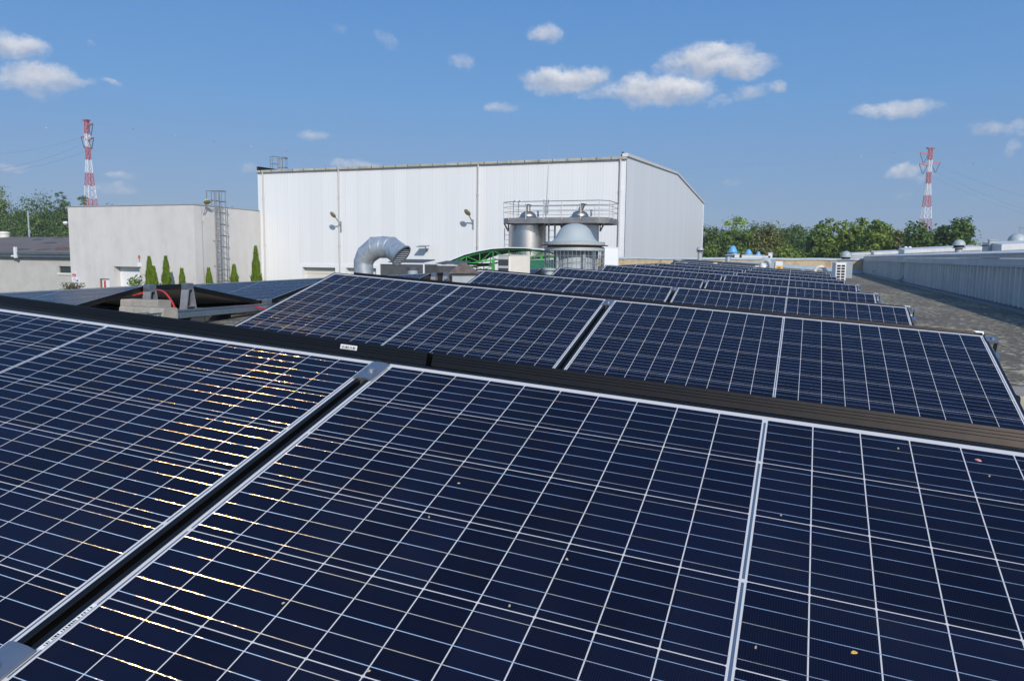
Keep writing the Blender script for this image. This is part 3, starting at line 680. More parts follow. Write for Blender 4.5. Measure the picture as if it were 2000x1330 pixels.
# white rooflights on the right building
def rooflight(px0, px1, pyt, Y, label):
    a = at(px0, pyt, Y); b = at(px1, pyt, Y); sl = .055; zt0 = a.z; zb0 = .30
    e = empty('rooflight', label, 'rooflight', T(0, 0, 0), 'white rooflights on the right building')
    for k, (o0, f0, f1) in enumerate([(0.0, 0, .5), (.06, .51, .74), (.13, .75, 1.0)]):
        m_ = MB(); h = max(.42, zt0 - wt(Y) + .35); z0, z1 = zt0 - h * (1 - f0), zt0 - h * (1 - f1); dz = sl * (b.x - a.x); y0 = Y - .13 + o0 * 0 - (k - 2) * -.0; yy = Y - .16 + .07 * (2 - k) * 0 - .05 * k
        m_.add([(a.x, yy, z0), (a.x, yy, z1), (a.x, Y + 1.6, z1 + .1 * (k == 2)), (a.x, Y + 1.6, z0), (b.x, yy, z0 + dz), (b.x, yy, z1 + dz), (b.x, Y + 1.6, z1 + dz + .1 * (k == 2)), (b.x, Y + 1.6, z0 + dz)], [(0, 1, 2, 3), (7, 6, 5, 4), (0, 4, 5, 1), (1, 5, 6, 2), (2, 6, 7, 3), (3, 7, 4, 0)])
        m_.build(['kerb', 'kerb_band', 'cover'][k], M_COPE, e)
rooflight(1663, 1702, 495.5, 58, 'most distant short white rooflight on the right building')
rooflight(1706, 1757, 493.2, 45, 'second white rooflight from the far end, between two grey stubs')
rooflight(1765, 1915, 488.5, 33, 'longest white rooflight in the middle of the right building')
rooflight(1951, 2060, 478, 18.6, 'nearest white rooflight at the right edge of the photo')
def domevent(c, r, label, base=.5, m=M_LGREY):
    e = empty('roof_ventilator', label, 'ventilator', T(*c))
    m_ = MB(); m_.lathe([(r * 1.12, 0), (r * 1.15, r * .06), (r, r * .12)] + [(r * math.cos(a), r * .12 + r * .95 * math.sin(a)) for a in [i * math.pi / 16 for i in range(9)]], n=28); m_.build('hood', m, e)
    m_ = MB(); m_.lathe([(r * .85, -r * .34), (r * .85, 0)], n=20); m_.build('neck', M_DARK, e)
    m_ = MB(); m_.lathe([(r * 1.02, -r * .45), (r * 1.05, -r * .34), (r * .8, -r * .34)], n=24); m_.lathe([(r * .55, -base), (r * .6, -r * .45), (0, -r * .45)], n=20); m_.build('collar', m, e)
    return e
domevent(atx(1873, 480, 5.2), .19, 'domed white ventilator behind the longest rooflight', .4)
domevent(atx(1986, 473, 5.2), .20, 'domed ventilator at the right edge above the nearest rooflight', .4)
for px, py0, py1, w_, lb in [(1704, 490, 500, .05, 'thin grey stub between the two far rooflights'), (1758, 482, 500, .07, 'grey upright stub before the longest rooflight'), (1939, 470, 492, .16, 'square grey chimney left of the nearest rooflight')]:
    X_ = 4.5; a = atx(px, py0, X_); b_ = atx(px, py1, X_)
    e = empty('roof_stub', lb, 'chimney', T(X_, a.y, 0)); MB().cbox((0, 0, (a.z + b_.z) / 2), (w_, w_, a.z - b_.z)).build('shaft', M_DGREY if w_ < .1 else M_GREY, e)
    MB().cbox((0, 0, a.z + .012), (w_ + .03, w_ + .03, .02)).build('cap', M_GREY, e)
X_ = 5.0; a = atx(1950, 481, 4.7)
e = empty('roof_unit', 'dark grey low box beside the square chimney', 'roof unit', T(4.7, a.y, a.z)); MB().box((-.2, -.15, -.15), (.2, .5, 0)).build('casing', M_GREY, e); MB().box((-.25, -.2, .003), (.25, .55, .03)).build('lid', M_DGREY, e)
for px, lb in ((1769, 'small white floodlight, left of two on the far rooflight'), (1777, 'small white floodlight, right of two on the far rooflight')):
    a = atx(px, 484, 4.9); e = empty('floodlight', lb, 'floodlight', T(*a)); MB().lathe([(0, .06), (.05, .05), (.08, 0), (.05, -.05), (0, -.06)], n=12).build('head', M_WHITEP, e); MB().tube([(0, 0, -.06), (0, 0, -.25)], .012, 6).build('stem', M_GREY, e)
a = atx(1993, 446, 9.0); e = empty('antenna', 'small roof antenna at the right edge against the sky', 'antenna', T(*a))
m_ = MB(); m_.tube([(0, 0, .1), (0, 0, -1.2)], .02, 6); m_.build('mast', M_GREY, e); m_ = MB(); m_.bar((-.1, -.25, 0), (.1, .25, .05), .02); [m_.bar((-.15 + .1 * k, -.2 + .13 * k, 0), (.05 + .02 * k, -.3 + .13 * k, .0), .012) for k in range(4)]; m_.build('elements', M_GREY, e)
# ---------------------------------------------------------------- roof objects of our roof, far end
def zr(x, y): return roofz(x, y)
def placed(px, py, Y):
    p = at(px, py, Y); return p.x, p.y, p.z
def acunit(c, wd, dp, ht, rz, label, m=M_CREAM, grille='side', group=None, fan=True):
    e = empty('air_conditioner', label, 'air conditioner', T(*c) @ RZ(rz), group)
    m_ = MB(); cf = .02
    m_.prism([(-wd / 2 + cf, -dp / 2), (wd / 2 - cf, -dp / 2), (wd / 2, -dp / 2 + cf), (wd / 2, dp / 2 - cf), (wd / 2 - cf, dp / 2), (-wd / 2 + cf, dp / 2), (-wd / 2, dp / 2 - cf), (-wd / 2, -dp / 2 + cf)], 'z', .06, ht)
    m_.build('casing', m, e)
    m_ = MB(); m_.box((-wd / 2 - .006, -dp / 2 - .006, ht + .001), (wd / 2 + .006, dp / 2 + .006, ht + .016)); m_.build('lid', m, e)
    m_ = MB(); k = 0
    if fan: _fan(m_, wd, dp, ht, m, e)
    _grille(wd, dp, ht, grille, e)
    return e
def _fan(m_, wd, dp, ht, m, e):                                     # fan grille on front (-y)
    m_.lathe([(.0, 0), (ht * .36, 0)], n=24); m_.v = [(v[0] - wd * .12, -dp / 2 - .004, v[1] + ht * .53) for v in m_.v]; m_.build('fan_opening', M_DARK, e)
    m_ = MB()
    for q in range(1, 6):
        rr = ht * .36 * q / 5; pts = [(-wd * .12 + rr * math.cos(a_ * .2618), -dp / 2 - .012, ht * .53 + rr * math.sin(a_ * .2618)) for a_ in range(25)]; m_.tube(pts, .005, 5, False)
    for q in range(6): a_ = q * math.pi / 3; m_.tube([(-wd * .12, -dp / 2 - .014, ht * .53), (-wd * .12 + ht * .36 * math.cos(a_), -dp / 2 - .014, ht * .53 + ht * .36 * math.sin(a_))], .005, 5)
    m_.build('fan_guard', m, e)
def _grille(wd, dp, ht, grille, e):
    m_ = MB(); nr = 3 if grille == 'big' else 6
    for i in range(nr):
        z0 = .06 + (ht - .1) * (i + .15) / nr; z1 = .06 + (ht - .1) * (i + .85) / nr
        for j in range(2 if grille != 'big' else 1):
            ya, yb = (-dp / 2 + .04, -.012) if j == 0 else (.012, dp / 2 - .04)
            if grille == 'big': ya, yb = -dp / 2 + .03, dp / 2 - .03
            m_.box((-wd / 2 - .006, ya, z0), (-wd / 2 - .002, yb, z1))
    m_.build('side_grille', M_DARK if grille != 'big' else M_DGREY, e)
    m_ = MB(); m_.box((-wd / 2 + .05, -dp / 2 + .02, 0), (-wd / 2 + .12, dp / 2 - .02, .0595)); m_.box((wd / 2 - .12, -dp / 2 + .02, 0), (wd / 2 - .05, dp / 2 - .02, .0595)); m_.build('feet', M_DGREY, e)
# AC at right of the rows (tall pale unit with six rows of vents)
x, y, z = placed(1636, 545, 22.5); zz = zr(x, y)
acunit((x + .02, y, zz), .36, .30, at(1636, 514, 22.5).z - zz, 104, 'white outdoor air conditioner with twelve dark vents at the far right end of the rows', M_WHITE, fan=False)
# grey housing behind it with domed top
x, y, z = placed(1651, 520, 30); e = empty('vent_housing', 'grey sheet metal housing with white domed ventilator behind the right air conditioner', 'ventilator', T(x, y, 0))
zt = at(1651, 508, 30).z
MB().box((-.24, -.24, zr(x, y)), (.24, .24, zt - .003)).build('housing', M_GREY, e); MB().box((-.3, -.3, zt), (.3, .3, zt + .03)).build('cover_plate', M_LGREY, e)
m_ = MB(); r_ = .19; zd = at(1651, 501, 30).z; m_.lathe([(r_ * .8, zt + .031), (r_ * .8, zd)], n=20); m_.build('neck', M_DARK, e)
m_ = MB(); m_.lathe([(r_ * .9, zd - .03), (r_ * 1.12, zd - .03), (r_ * 1.12, zd), (r_, zd + .02)] + [(r_ * math.cos(a), zd + .02 + r_ * math.sin(a)) for a in [i * math.pi / 16 for i in range(9)]], n=24); m_.build('hood', M_LGREY, e)
# curved pipe vent
x, y, z = placed(1592, 537, 31); zz = zr(x, y)
pt = [at(1592, 537, 31), at(1592, 527, 31), at(1597, 522, 31), at(1604, 521, 31), at(1609, 524, 31), at(1614, 531, 31), at(1620, 538, 31)]; pt[0].z = zz
m_ = MB(); m_.tube(pt, .07, 12); o = m_.build('vent_pipe', M_CREAM); tag(o, 'bent pale vent pipe on the roof left of the right air conditioner', 'pipe')
# yellow-labelled cabinet with duct elbows
x, y, z = placed(1521, 532, 27); zz = zr(x, y); zt = at(1521, 511, 27).z
e = empty('control_cabinet', 'white control cabinet with yellow plate and red switch at the end of the rows', 'cabinet', T(x, y, 0))
MB().box((-.12, -.1, zz), (.12, .1, zt)).build('casing', M_WHITE, e); MB().box((-.10, -.104, zt - .32), (.115, -.1005, zt - .15)).build('warning_plate', M_YEL, e)
MB().box((-.11, -.104, zt - .14), (.11, -.101, zt - .02)).build('label_plate', M_WHITEP, e)
m_ = MB(); m_.lathe([(0, 0), (.055, 0)], n=16); m_.v = [(v[0], -.108, v[1] + zt - .24) for v in m_.v]; m_.build('switch', M_REDP, e)
MB().box((-.27, -.05, zz), (-.135, .08, zt + .05)).build('rear_housing', M_GREY, e)
m_ = MB(); q = [at(1506, 530, 27.6), at(1504, 515, 27.6), at(1500, 509, 27.6), at(1493, 508, 27.6), at(1489, 511, 27.6)]; m_.tube(q, .1, 14)
o = m_.build('duct_elbow', M_LGREY); tag(o, 'pale elbow duct beside the control cabinet', 'duct')
m_ = MB(); q = [at(1493, 524, 27.2), at(1489, 520, 27.2), at(1491, 514, 27.2)]; m_.tube(q, .12, 14); o = m_.build('duct_mouth', M_WHITE); tag(o, 'short white duct mouth under the elbow duct', 'duct')
# two long low skylight boxes
def skylight(pa, pb, pc, Y0, Y1, hpx, label):
    a = at(pa[0], pa[1], Y0); b = at(pb[0], pb[1], Y1); e = empty('skylight', label, 'skylight', T(0, 0, 0), 'long low skylights at the far end')
    h = hpx / F * 30; m_ = MB(); dv = Vector((.25, 1.3, .02))
    for (i, (o0, z0, z1, M_)) in enumerate([(0, -h, -.02, M_COPE), (-.04, -.019, .01, M_DGREY)]):
        m_ = MB(); p0 = a + Vector((0, o0, 0)); p1 = b + Vector((0, o0, 0)); q0 = p0 + dv; q1 = p1 + dv
        vs = [p + Vector((0, 0, z)) for z in (z0, z1) for p in (p0, p1, q1, q0)]
        m_.add(vs, [(0, 3, 2, 1), (4, 5, 6, 7), (0, 1, 5, 4), (1, 2, 6, 5), (2, 3, 7, 6), (3, 0, 4, 7)]); m_.build(['kerb', 'glazed_cover'][i], M_, e)
skylight((1333, 508.5), (1394, 512), None, 32, 31, 7, 'left one of the two long white skylights beyond the rows')
skylight((1401, 512.5), (1475, 517.5), None, 31, 30, 7.5, 'right one of the two long white skylights beyond the rows')
x, y, z = placed(1324, 514, 29); e = empty('roof_fan', 'dark grey round roof fan left of the long skylights', 'roof fan', T(x, y, 0))
z0 = at(1324, 520, 29).z; z1 = at(1324, 506, 29).z; m_ = MB(); m_.lathe([(.26, z0 - .1), (.29, z0), (.29, z0 + .12), (.20, z0 + .16), (.19, z1 - .06)], n=28); m_.build('fan_body', M_DGREY, e)
m_ = MB(); m_.lathe([(.19, z1 - .058), (.16, z1 - .03), (0, z1)], n=28); m_.build('fan_cap', M_GREY, e)
# mushroom vent in front of the hall corner
x, y, z = placed(1367, 492, 40); domevent((x, y, at(1367, 489, 40).z), .19, 'white domed ventilator standing before the right corner of the hall', .6)
x, y, z = placed(1447, 503, 36); m_ = MB(); m_.lathe([(.18, zr(x, y)), (.18, at(1432, 497, 36).z), (.0, at(1432, 496.5, 36).z)], n=18)
# blue hoods
for i, (px, pb, pt_, w_, lb) in enumerate([(1431, 493, 480, .35, 'largest blue bell shaped roof hood before the trees'), (1462, 496, 487, .27, 'middle blue bell shaped roof hood'), (1481, 499, 491, .19, 'smallest blue bell shaped roof hood')]):
    Y = 49; a = at(px, pb, Y); b_ = at(px, pt_, Y); hh = b_.z - a.z
    e = empty('roof_hood', lb, 'roof hood', T(a.x, Y, a.z), 'blue roof hoods beyond the parapet')
    m_ = MB(); m_.lathe([(w_ * 1.0, -.04), (w_ * 1.05, 0), (w_ * .78, hh * .14), (w_ * .7, hh * .4), (w_ * .45, hh * .8), (w_ * .2, hh), (0, hh)], n=24); m_.build('hood', M_BLUE, e)
    m_ = MB(); m_.lathe([(w_ * .8, -.2), (w_ * .85, -.05)], n=20); m_.lathe([(w_ * .5, -1.2), (w_ * .5, -.2), (w_ * .8, -.2)], n=20); m_.build('pipe', M_GALV if i == 0 else M_WHITE, e)
x, y, z = placed(1422, 500, 38); e = empty('exhaust_pipe', 'galvanised exhaust pipe with flat cap left of the largest blue hood', 'pipe', T(x, y, 0)); m_ = MB(); m_.tube([(0, 0, zr(x, y)), (0, 0, at(1422, 500, 38).z)], .13, 16); m_.build('pipe', M_GALV, e)
m_ = MB(); m_.lathe([(.0, .06), (.26, 0), (.0, -.01)], n=20); m_.v = [(v[0], v[1], v[2] + at(1422, 499, 38).z) for v in m_.v]; m_.build('cap', M_LGREY, e)
# white plant boxes beyond the parapet
for (x0, x1, y0, y1, lb) in [(1435, 1443, 496, 505, 'small white box beyond the parapet, beside the large blue hood'), (1449, 1490, 498, 505, 'long white plant box beyond the parapet under the blue hoods'), (1490, 1504, 499, 505, 'white box right of the long plant box'), (1501, 1508, 493.5, 505, 'narrow white upright box beyond the parapet')]:
    Y = 48; a = at(x0, y0, Y); b_ = at(x1, y1, Y); e = empty('plant_box', lb, 'plant box', T(0, 0, 0)); MB().box((a.x, Y, b_.z - .4), (b_.x, Y + .8, a.z - .03)).build('casing', M_WHITE, e); MB().box((a.x - .03, Y - .03, a.z - .028), (b_.x + .03, Y + .83, a.z)).build('lid', M_WHITEP, e)
MB  # (builder reused below)
x, y, z = placed(1567, 528, 29); e = empty('roof_stub', 'thin grey vent stub between the cabinet and the bent pipe', 'vent', T(x, y, 0)); MB().tube([(0, 0, zr(x, y)), (0, 0, at(1567, 529, 29).z)], .035, 8).build('pipe', M_GREY, e); MB().lathe([(.09, 0), (.09, .03), (0, .05)], (0, 0, at(1567, 529, 29).z), 14).build('cap', M_GREY, e)
# ---------------------------------------------------------------- big caged ventilator
VY = 11.2; c = at(1122, 500, VY); px2m = (c - CAM).dot(FWD) / F
e = empty('caged_ventilator', 'big pale grey bell topped ventilator with wire cage', 'ventilator', T(c.x, c.y, 0))
Z = lambda py: at(1122, py, VY).z
r_ = 59 * px2m
hood = [(r_ * 1.0, Z(479)), (r_ * 1.0, Z(473)), (r_ * .76, Z(472)), (r_ * .66, Z(466)), (r_ * .58, Z(457)), (r_ * .50, Z(449)), (r_ * .38, Z(442)), (r_ * .22, Z(438)), (r_ * .08, Z(436.6)), (0, Z(436.4))]
m_ = MB(); m_.lathe(hood[:3], n=40, smooth=False)
m_.lathe(hood[2:], n=40); m_.build('bell_hood', M_LGREY, e)
m_ = MB(); m_.lathe([(r_ * .9, Z(481)), (r_ * 1.10, Z(480.5)), (r_ * 1.11, Z(479)), (r_ * .9, Z(478.6))], n=40); m_.build('rusty_rim', M_RUST, e)
m_ = MB(); m_.lathe([(r_ * .97, Z(491)), (r_ * 1.0, Z(490)), (r_ * .99, Z(484)), (r_ * .9, Z(481.5))], n=40); m_.build('upper_ring', M_LGREY, e)
m_ = MB(); m_.lathe([(r_ * .62, Z(535)), (r_ * .62, Z(491.5))], n=32); m_.build('drum', M_LGREY, e)
for k in range(5):
    a_ = k * 1.2566 + .4; m_ = MB(); m_.box((r_ * .75 * math.cos(a_) - .02, r_ * .75 * math.sin(a_) - .02, Z(535)), (r_ * .75 * math.cos(a_) + .02, r_ * .75 * math.sin(a_) + .02, Z(490))); m_.build('leg', M_LGREY, e)
m_ = MB()
for k in range(46):
    a_ = k * 2 * math.pi / 46; m_.tube([(r_ * .98 * math.cos(a_), r_ * .98 * math.sin(a_), Z(534)), (r_ * .98 * math.cos(a_), r_ * .98 * math.sin(a_), Z(490.5))], .0042, 5, False)
for py in (500, 515, 525, 533): m_.tube([(r_ * .99 * math.cos(k * .1309), r_ * .99 * math.sin(k * .1309), Z(py)) for k in range(49)], .0045, 5, False)
m_.build('wire_cage', M_ALUD, e)
m_ = MB(); m_.lathe([(r_ * .95, zr(c.x, c.y) - .05), (r_ * .95, Z(535) - .002), (0, Z(535))], n=32); m_.build('kerb', M_GREY, e)
x, y, z = placed(1073, 527, 9.7); e = empty('vent_bowl', 'low round grey vent lid in front of the caged ventilator', 'vent', T(x, y, 0)); MB().lathe([(.07, zr(x, y)), (.07, z - .01), (.10, z - .01), (.105, z + .015), (.09, z + .025), (0, z + .03)], n=24).build('lid', M_LGREY, e)
# AC behind it (right) and AC at left
zA = at(1197, 485, 13.2).z; x, y, z = placed(1196, 500, 13.2); zz = zr(x, y)
acunit((x - .05, y, zz), .30, .34, zA - zz, 22, 'tall white outdoor unit right of the caged ventilator', M_WHITE, 'side', fan=False)
x, y, z = placed(1001, 515, 10.6); zz = zr(x, y); zA = at(1001, 500, 10.6).z
acunit((x + .03, y, zz), .52, .30, zA - zz, 66, 'small cream outdoor unit with open grille between brown hood and caged ventilator', M_CREAM, 'big', fan=False)
x, y, z = placed(1213, 530, 14.5); e = empty('vent_housing', 'small pale blue grey housing right of the tall white outdoor unit', 'housing', T(x, y, 0)); MB().box((-.05, -.08, zr(x, y)), (.05, .08, z + .1)).build('casing', M_LGREY, e)
# ---------------------------------------------------------------- brown pyramid hood
HY = 7.8; x, y, z = placed(905, 545, HY); pm = (Vector((x, y, z)) - CAM).dot(FWD) / F
e = empty('chimney_hood', 'square vent with brown felt pyramid cap beside the left block', 'chimney', T(x, y, 0) @ RZ(28)); w_ = 32 * pm / 1.02
zc, zp = at(905, 534, HY).z, at(906, 513.5, HY).z
m_ = MB(); m_.box((-w_ * .72, -w_ * .72, zr(x, y)), (w_ * .72, w_ * .72, zc - .001)); m_.build('shaft', M_GREY, e)
rg = random.Random(5); m_ = MB(); ringp = [(-1, -1), (-.3, -1.02), (.4, -1), (1, -1), (1.02, 0), (1, 1), (0, 1), (-1, 1), (-1.02, 0)]
vs = [(w_ * a, w_ * b, zc + rg.uniform(-.004, .004)) for a, b in ringp] + [(w_ * a * .5, w_ * b * .5, zc + (zp - zc) * .62 + rg.uniform(-.01, .01)) for a, b in ringp] + [(w_ * a * .12, w_ * b * .12, zp) for a, b in ringp] + [(0, 0, zp + .004)]
n_ = 9; m_.add(vs, [(i, (i + 1) % n_, n_ + (i + 1) % n_, n_ + i) for i in range(n_)] + [(n_ + i, n_ + (i + 1) % n_, 2 * n_ + (i + 1) % n_, 2 * n_ + i) for i in range(n_)] + [(2 * n_ + i, 2 * n_ + (i + 1) % n_, 3 * n_) for i in range(n_)] + [tuple(range(n_))[::-1]])
m_.build('pyramid_cap', M_FELT, e)
# ---------------------------------------------------------------- galvanised gooseneck duct
DY = 15.5; dpm = (at(745, 500, DY) - CAM).dot(FWD) / F; dr = 19.5 * dpm
e = empty('gooseneck_duct', 'large galvanised gooseneck duct with louvred mouth in front of the white hall', 'duct', T(0, 0, 0))
cp = [at(710, 560, DY), at(710, 512, DY), at(716, 498, DY), at(733, 484, DY), at(748, 483, DY), at(764, 484, DY), at(784, 500, DY - .42)]
cp[0].z = zr(cp[0].x, cp[0].y)
R_ = [dr * .97, dr * .97, dr * 1.02, dr * 1.08, dr * 1.07, dr * 1.07, dr * 1.1]
def seg(name, i0, i1, ra, rb_):
    m_ = MB(); m_.tube([cp[i0], cp[i1]], [ra, rb_], 28, False); return m_
def mitre(pts, rad, n=28):
    m_ = MB(); P = [Vector(p) for p in pts]; vs = []; pn = None
    for i, p in enumerate(P):
        d1 = (P[i] - P[i - 1]).normalized() if i else (P[1] - P[0]).normalized(); d2 = (P[i + 1] - P[i]).normalized() if i < len(P) - 1 else d1
        nn = (d1 + d2).normalized(); side = Vector((RIGHT.x, RIGHT.y, 0)).normalized(); dp_ = side.cross(Vector((0, 0, 1))).normalized()
        t = d1; up_ = dp_.cross(t).normalized()
        for k in range(n):
            a_ = 6.28318 * k / n; q = p + (dp_ * math.cos(a_) + up_ * math.sin(a_)) * rad[i]
            s_ = -(q - p).dot(nn) / t.dot(nn) if abs(t.dot(nn)) > .1 else 0; vs.append(q + t * s_)
    for i in range(len(P) - 1):
        m_.add(vs[i * n:(i + 2) * n], [(k, (k + 1) % n, n + (k + 1) % n, n + k) for k in range(n)], True)
    return m_, vs
sideh = Vector((RIGHT.x, RIGHT.y, 0)).normalized(); camh = Vector((-FWD.x, -FWD.y, 0)).normalized()
NM = (sideh * .52 + Vector((0, 0, -.62)) + camh * .58).normalized()
m_, vs = mitre(cp, R_); n28 = 28
tl = (cp[-1] - cp[-2]).normalized()
base_ = vs[-n28:]; new = [q + tl * (-(q - cp[-1]).dot(NM) / tl.dot(NM)) for q in base_]
vs = vs[:-n28] + new
m_ = MB()
for i in range(len(cp) - 1): m_.add(vs[i * n28:(i + 2) * n28], [(k, (k + 1) % n28, n28 + (k + 1) % n28, n28 + k) for k in range(n28)], True)
m_.build('duct_shell', M_GALV, e)
for i in range(1, len(cp) - 1):
    rg_ = vs[i * n28:(i + 1) * n28]; m_ = MB(); m_.tube(rg_ + [rg_[0]], .007, 6, False); m_.build('seam_band', M_GALV, e)
mouth = new; cm = sum(mouth, Vector()) / n28
m_ = MB(); out_ = [cm + (v - cm) * 1.04 for v in mouth]; m_.tube(out_ + [out_[0]], .018, 6, False); m_.build('mouth_flange', M_ALU, e)
m_ = MB(); inner = [cm + (v - cm) * .97 - tl * .10 for v in mouth]; m_.add(inner, [tuple(range(n28))]); m_.build('painted_mouth_shade', M_DARK, e)  # black sheet across the mouth stands in for the shade inside
hd = NM.cross(Vector((0, 0, 1))).normalized(); u2 = hd.cross(NM).normalized(); ab = [((v - cm).dot(hd), (v - cm).dot(u2)) for v in mouth]; bm0 = max(b for a, b in ab); m_ = MB()
for k in range(-4, 5):
    b0 = bm0 * k / 4.7; xsn = []
    for q in range(n28):
        (a1, b1), (a2, b2) = ab[q], ab[(q + 1) % n28]
        if (b1 - b0) * (b2 - b0) < 0: xsn.append(a1 + (a2 - a1) * (b0 - b1) / (b2 - b1))
    if len(xsn) == 2:
        p0 = cm + hd * min(xsn) + u2 * b0 - tl * .04; p1 = cm + hd * max(xsn) + u2 * b0 - tl * .04; dn = (NM * .5 + Vector((0, 0, -1)) * .5).normalized() * .022
        m_.add([p0 - dn, p1 - dn, p1 + dn, p0 + dn, p0 - dn - NM * .004, p1 - dn - NM * .004, p1 + dn - NM * .004, p0 + dn - NM * .004], [(0, 1, 2, 3), (7, 6, 5, 4), (0, 4, 5, 1), (3, 2, 6, 7)])
m_.build('louvres', M_GALV, e)
# ---------------------------------------------------------------- dark frames (raised smoke vents) and round vent
for (x0, x1, yt, yb, Y, lb) in [(743, 827, 514, 545, 19, 'left dark grey smoke vent box with white edges behind the duct mouth'), (835, 900, 517, 545, 20, 'right dark grey smoke vent box with white edges')]:
    a = at(x0, yt, Y); b_ = at(x1, yt, Y); e = empty('smoke_vent', lb, 'smoke vent', T(0, 0, 0), 'dark smoke vent boxes'); zb = zr(a.x, Y) - .02
    MB().box((a.x, Y, zb), (b_.x, Y + .9, a.z - .03)).build('box', M_DGREY, e)
    m_ = MB(); m_.box((a.x - .03, Y - .03, zb), (a.x - .001, Y + .03, a.z - .029)); m_.box((b_.x + .001, Y - .03, zb), (b_.x + .03, Y + .03, a.z - .029)); m_.box((a.x - .03, Y - .03, a.z - .028), (b_.x + .03, Y + .93, a.z)); m_.build('white_edges', M_WHITE, e)
    m_ = MB(); m_.prism([(Y + .05, a.z + .02), (Y + .9, a.z + .10), (Y + .9, a.z + .13), (Y + .05, a.z + .05)], 'x', a.x + .25, b_.x - .05); m_.build('flap', M_DGREY, e)
x, y, z = placed(806, 528, 9.5); z0 = at(806, 536, 9.5).z; z1 = at(806, 521, 9.5).z; e = empty('round_vent', 'squat blue grey round vent with flat cap before the left smoke vent', 'vent', T(x, y, 0))
MB().lathe([(.085, zr(x, y)), (.085, z1 - .035)], n=24).build('body', M_GREY, e); MB().lathe([(.10, z1 - .05), (.102, z1 - .015), (.08, z1), (0, z1 + .004)], n=24).build('cap', M_DGREY, e)
# ---------------------------------------------------------------- green canopy
CY = 33.0
def arch(pts, Y, label):
    e = empty('canopy', label, 'canopy', T(0, 0, 0), 'green arched canopies')
    top = [at(px, py, Y) for px, py, _ in pts]; bot = [at(px, pb, Y) for px, _, pb in pts]
    m_ = MB(); 
    for k in (0, 3.2):
        o_ = Vector((0, k, .0)); m_.tube([p + o_ for p in top], .04, 8); m_.tube([p + o_ for p in bot], .035, 8)
        for i in range(len(pts)):
            m_.bar(top[i] + o_, bot[i] + o_, .035)
            if i < len(pts) - 1: m_.bar((bot[i] if i % 2 else top[i]) + o_, (top[i + 1] if i % 2 else bot[i + 1]) + o_, .028)
    m_.build('truss', M_GREEN, e)
    m_ = MB(); vs = []
    for p in top: vs += [p + Vector((0, -.2, .07)), p + Vector((0, 3.6, .07)), p + Vector((0, 3.6, .11)), p + Vector((0, -.2, .11))]
    m_.add(vs, [(i * 4 + a_, i * 4 + a_ + 4, i * 4 + (a_ + 1) % 4 + 4, i * 4 + (a_ + 1) % 4) for i in range(len(top) - 1) for a_ in (1, 2, 3)]); 
    m_.cur = 1; m_.add(vs, [(i * 4, i * 4 + 4, i * 4 + 5, i * 4 + 1) for i in range(len(top) - 1)]); m_.build('sheet_cover', [M_WHITE, M_GREEND], e)
    return top, bot, e
tp, bt, e = arch([(858, 522, 525), (885, 511, 520), (911, 500.5, 515.5), (937, 494, 512), (963, 489.5, 508), (994, 487.5, 505), (1026, 488, 502), (1058, 491, 500), (1088, 496, 502)], CY, 'large green arched canopy truss with white sheet in front of the tanks')
m_ = MB(); [m_.bar(bt[i], Vector((bt[i].x, bt[i].y, -5)), .12) for i in (1, 4, 7)]; m_.build('posts', M_GREEN, e)
arch([(828, 530, 533), (845, 525.5, 531), (868, 522, 529), (893, 519.5, 528), (915, 519, 529)], CY - 3, 'small lower green arched canopy at the left of the large one')
x, y, z = placed(1043, 517, 30); e = empty('green_container', 'dark green container under the canopy beside the caged ventilator', 'container', T(x, y, 0)); MB().box((-.45, -.3, -2), (.8, 1, at(1043, 508, 30).z)).build('box', mat('green container paint', (.03, .16, .09), .5, noise=.2), e); MB().box((-.48, -.33, at(1043, 508, 30).z + .001), (.83, 1.03, at(1043, 506.5, 30).z)).build('lid', M_LGREY, e)
# ---------------------------------------------------------------- steel tanks with gantry
TY = 43.0; tpm = (at(1080, 460, TY) - CAM).dot(FWD) / F
ZT = lambda py: at(1080, py, TY).z
def tank(px, label):
    a = at(px, 460, TY); e = empty('steel_tank', label, 'tank', T(a.x, TY, 0), 'pair of stainless steel tanks'); r_ = 37 * tpm
    MB().lathe([(r_, -5), (r_, ZT(474)), (r_ * 1.004, ZT(474)), (r_ * 1.004, ZT(473)), (r_, ZT(473)), (r_, ZT(441)), (r_ * .93, ZT(440)), (r_ * .93, ZT(437)), (r_ * .75, ZT(428)), (r_ * .4, ZT(422))], n=40).build('shell', M_STEEL, e)
    MB().lathe([(16 * tpm, ZT(426)), (16.5 * tpm, ZT(422)), (13 * tpm, ZT(416)), (6 * tpm, ZT(412.5)), (0, ZT(412))], n=32).build('dome_lid', mat('warm stainless', (.50, .43, .36), .45, 1.0, noise=.2, nscale=3), e)
    tl = .12 if 'right' in label else 0
    m_ = MB(); m_.tube([(0, 0, ZT(413)), (tl * 1.5, 0, ZT(400))], 4.6 * tpm, 18); m_.build('chimney', M_STEEL, e)
    m_ = MB(); m_.lathe([(7 * tpm, ZT(400.5)), (7 * tpm, ZT(399.8)), (0, ZT(398))], (tl * 1.5, 0, 0), 18); m_.build('rain_cap', M_DGREY, e)
    m_ = MB(); m_.tube([(27 * tpm, -.6, ZT(425)), (27 * tpm, -.6, ZT(417))], 1.6 * tpm, 10); m_.build('valve', M_OLIVE, e)
    m_ = MB(); m_.lathe([(0, ZT(412)), (2.4 * tpm, ZT(413)), (2.2 * tpm, ZT(417)), (0, ZT(417.5))], (27 * tpm, -.6, 0), 12); m_.build('valve_wheel', M_BLUE, e)
tank(1031, 'left stainless steel tank under the gantry'); tank(1132, 'right stainless steel tank, partly behind the bell hood')
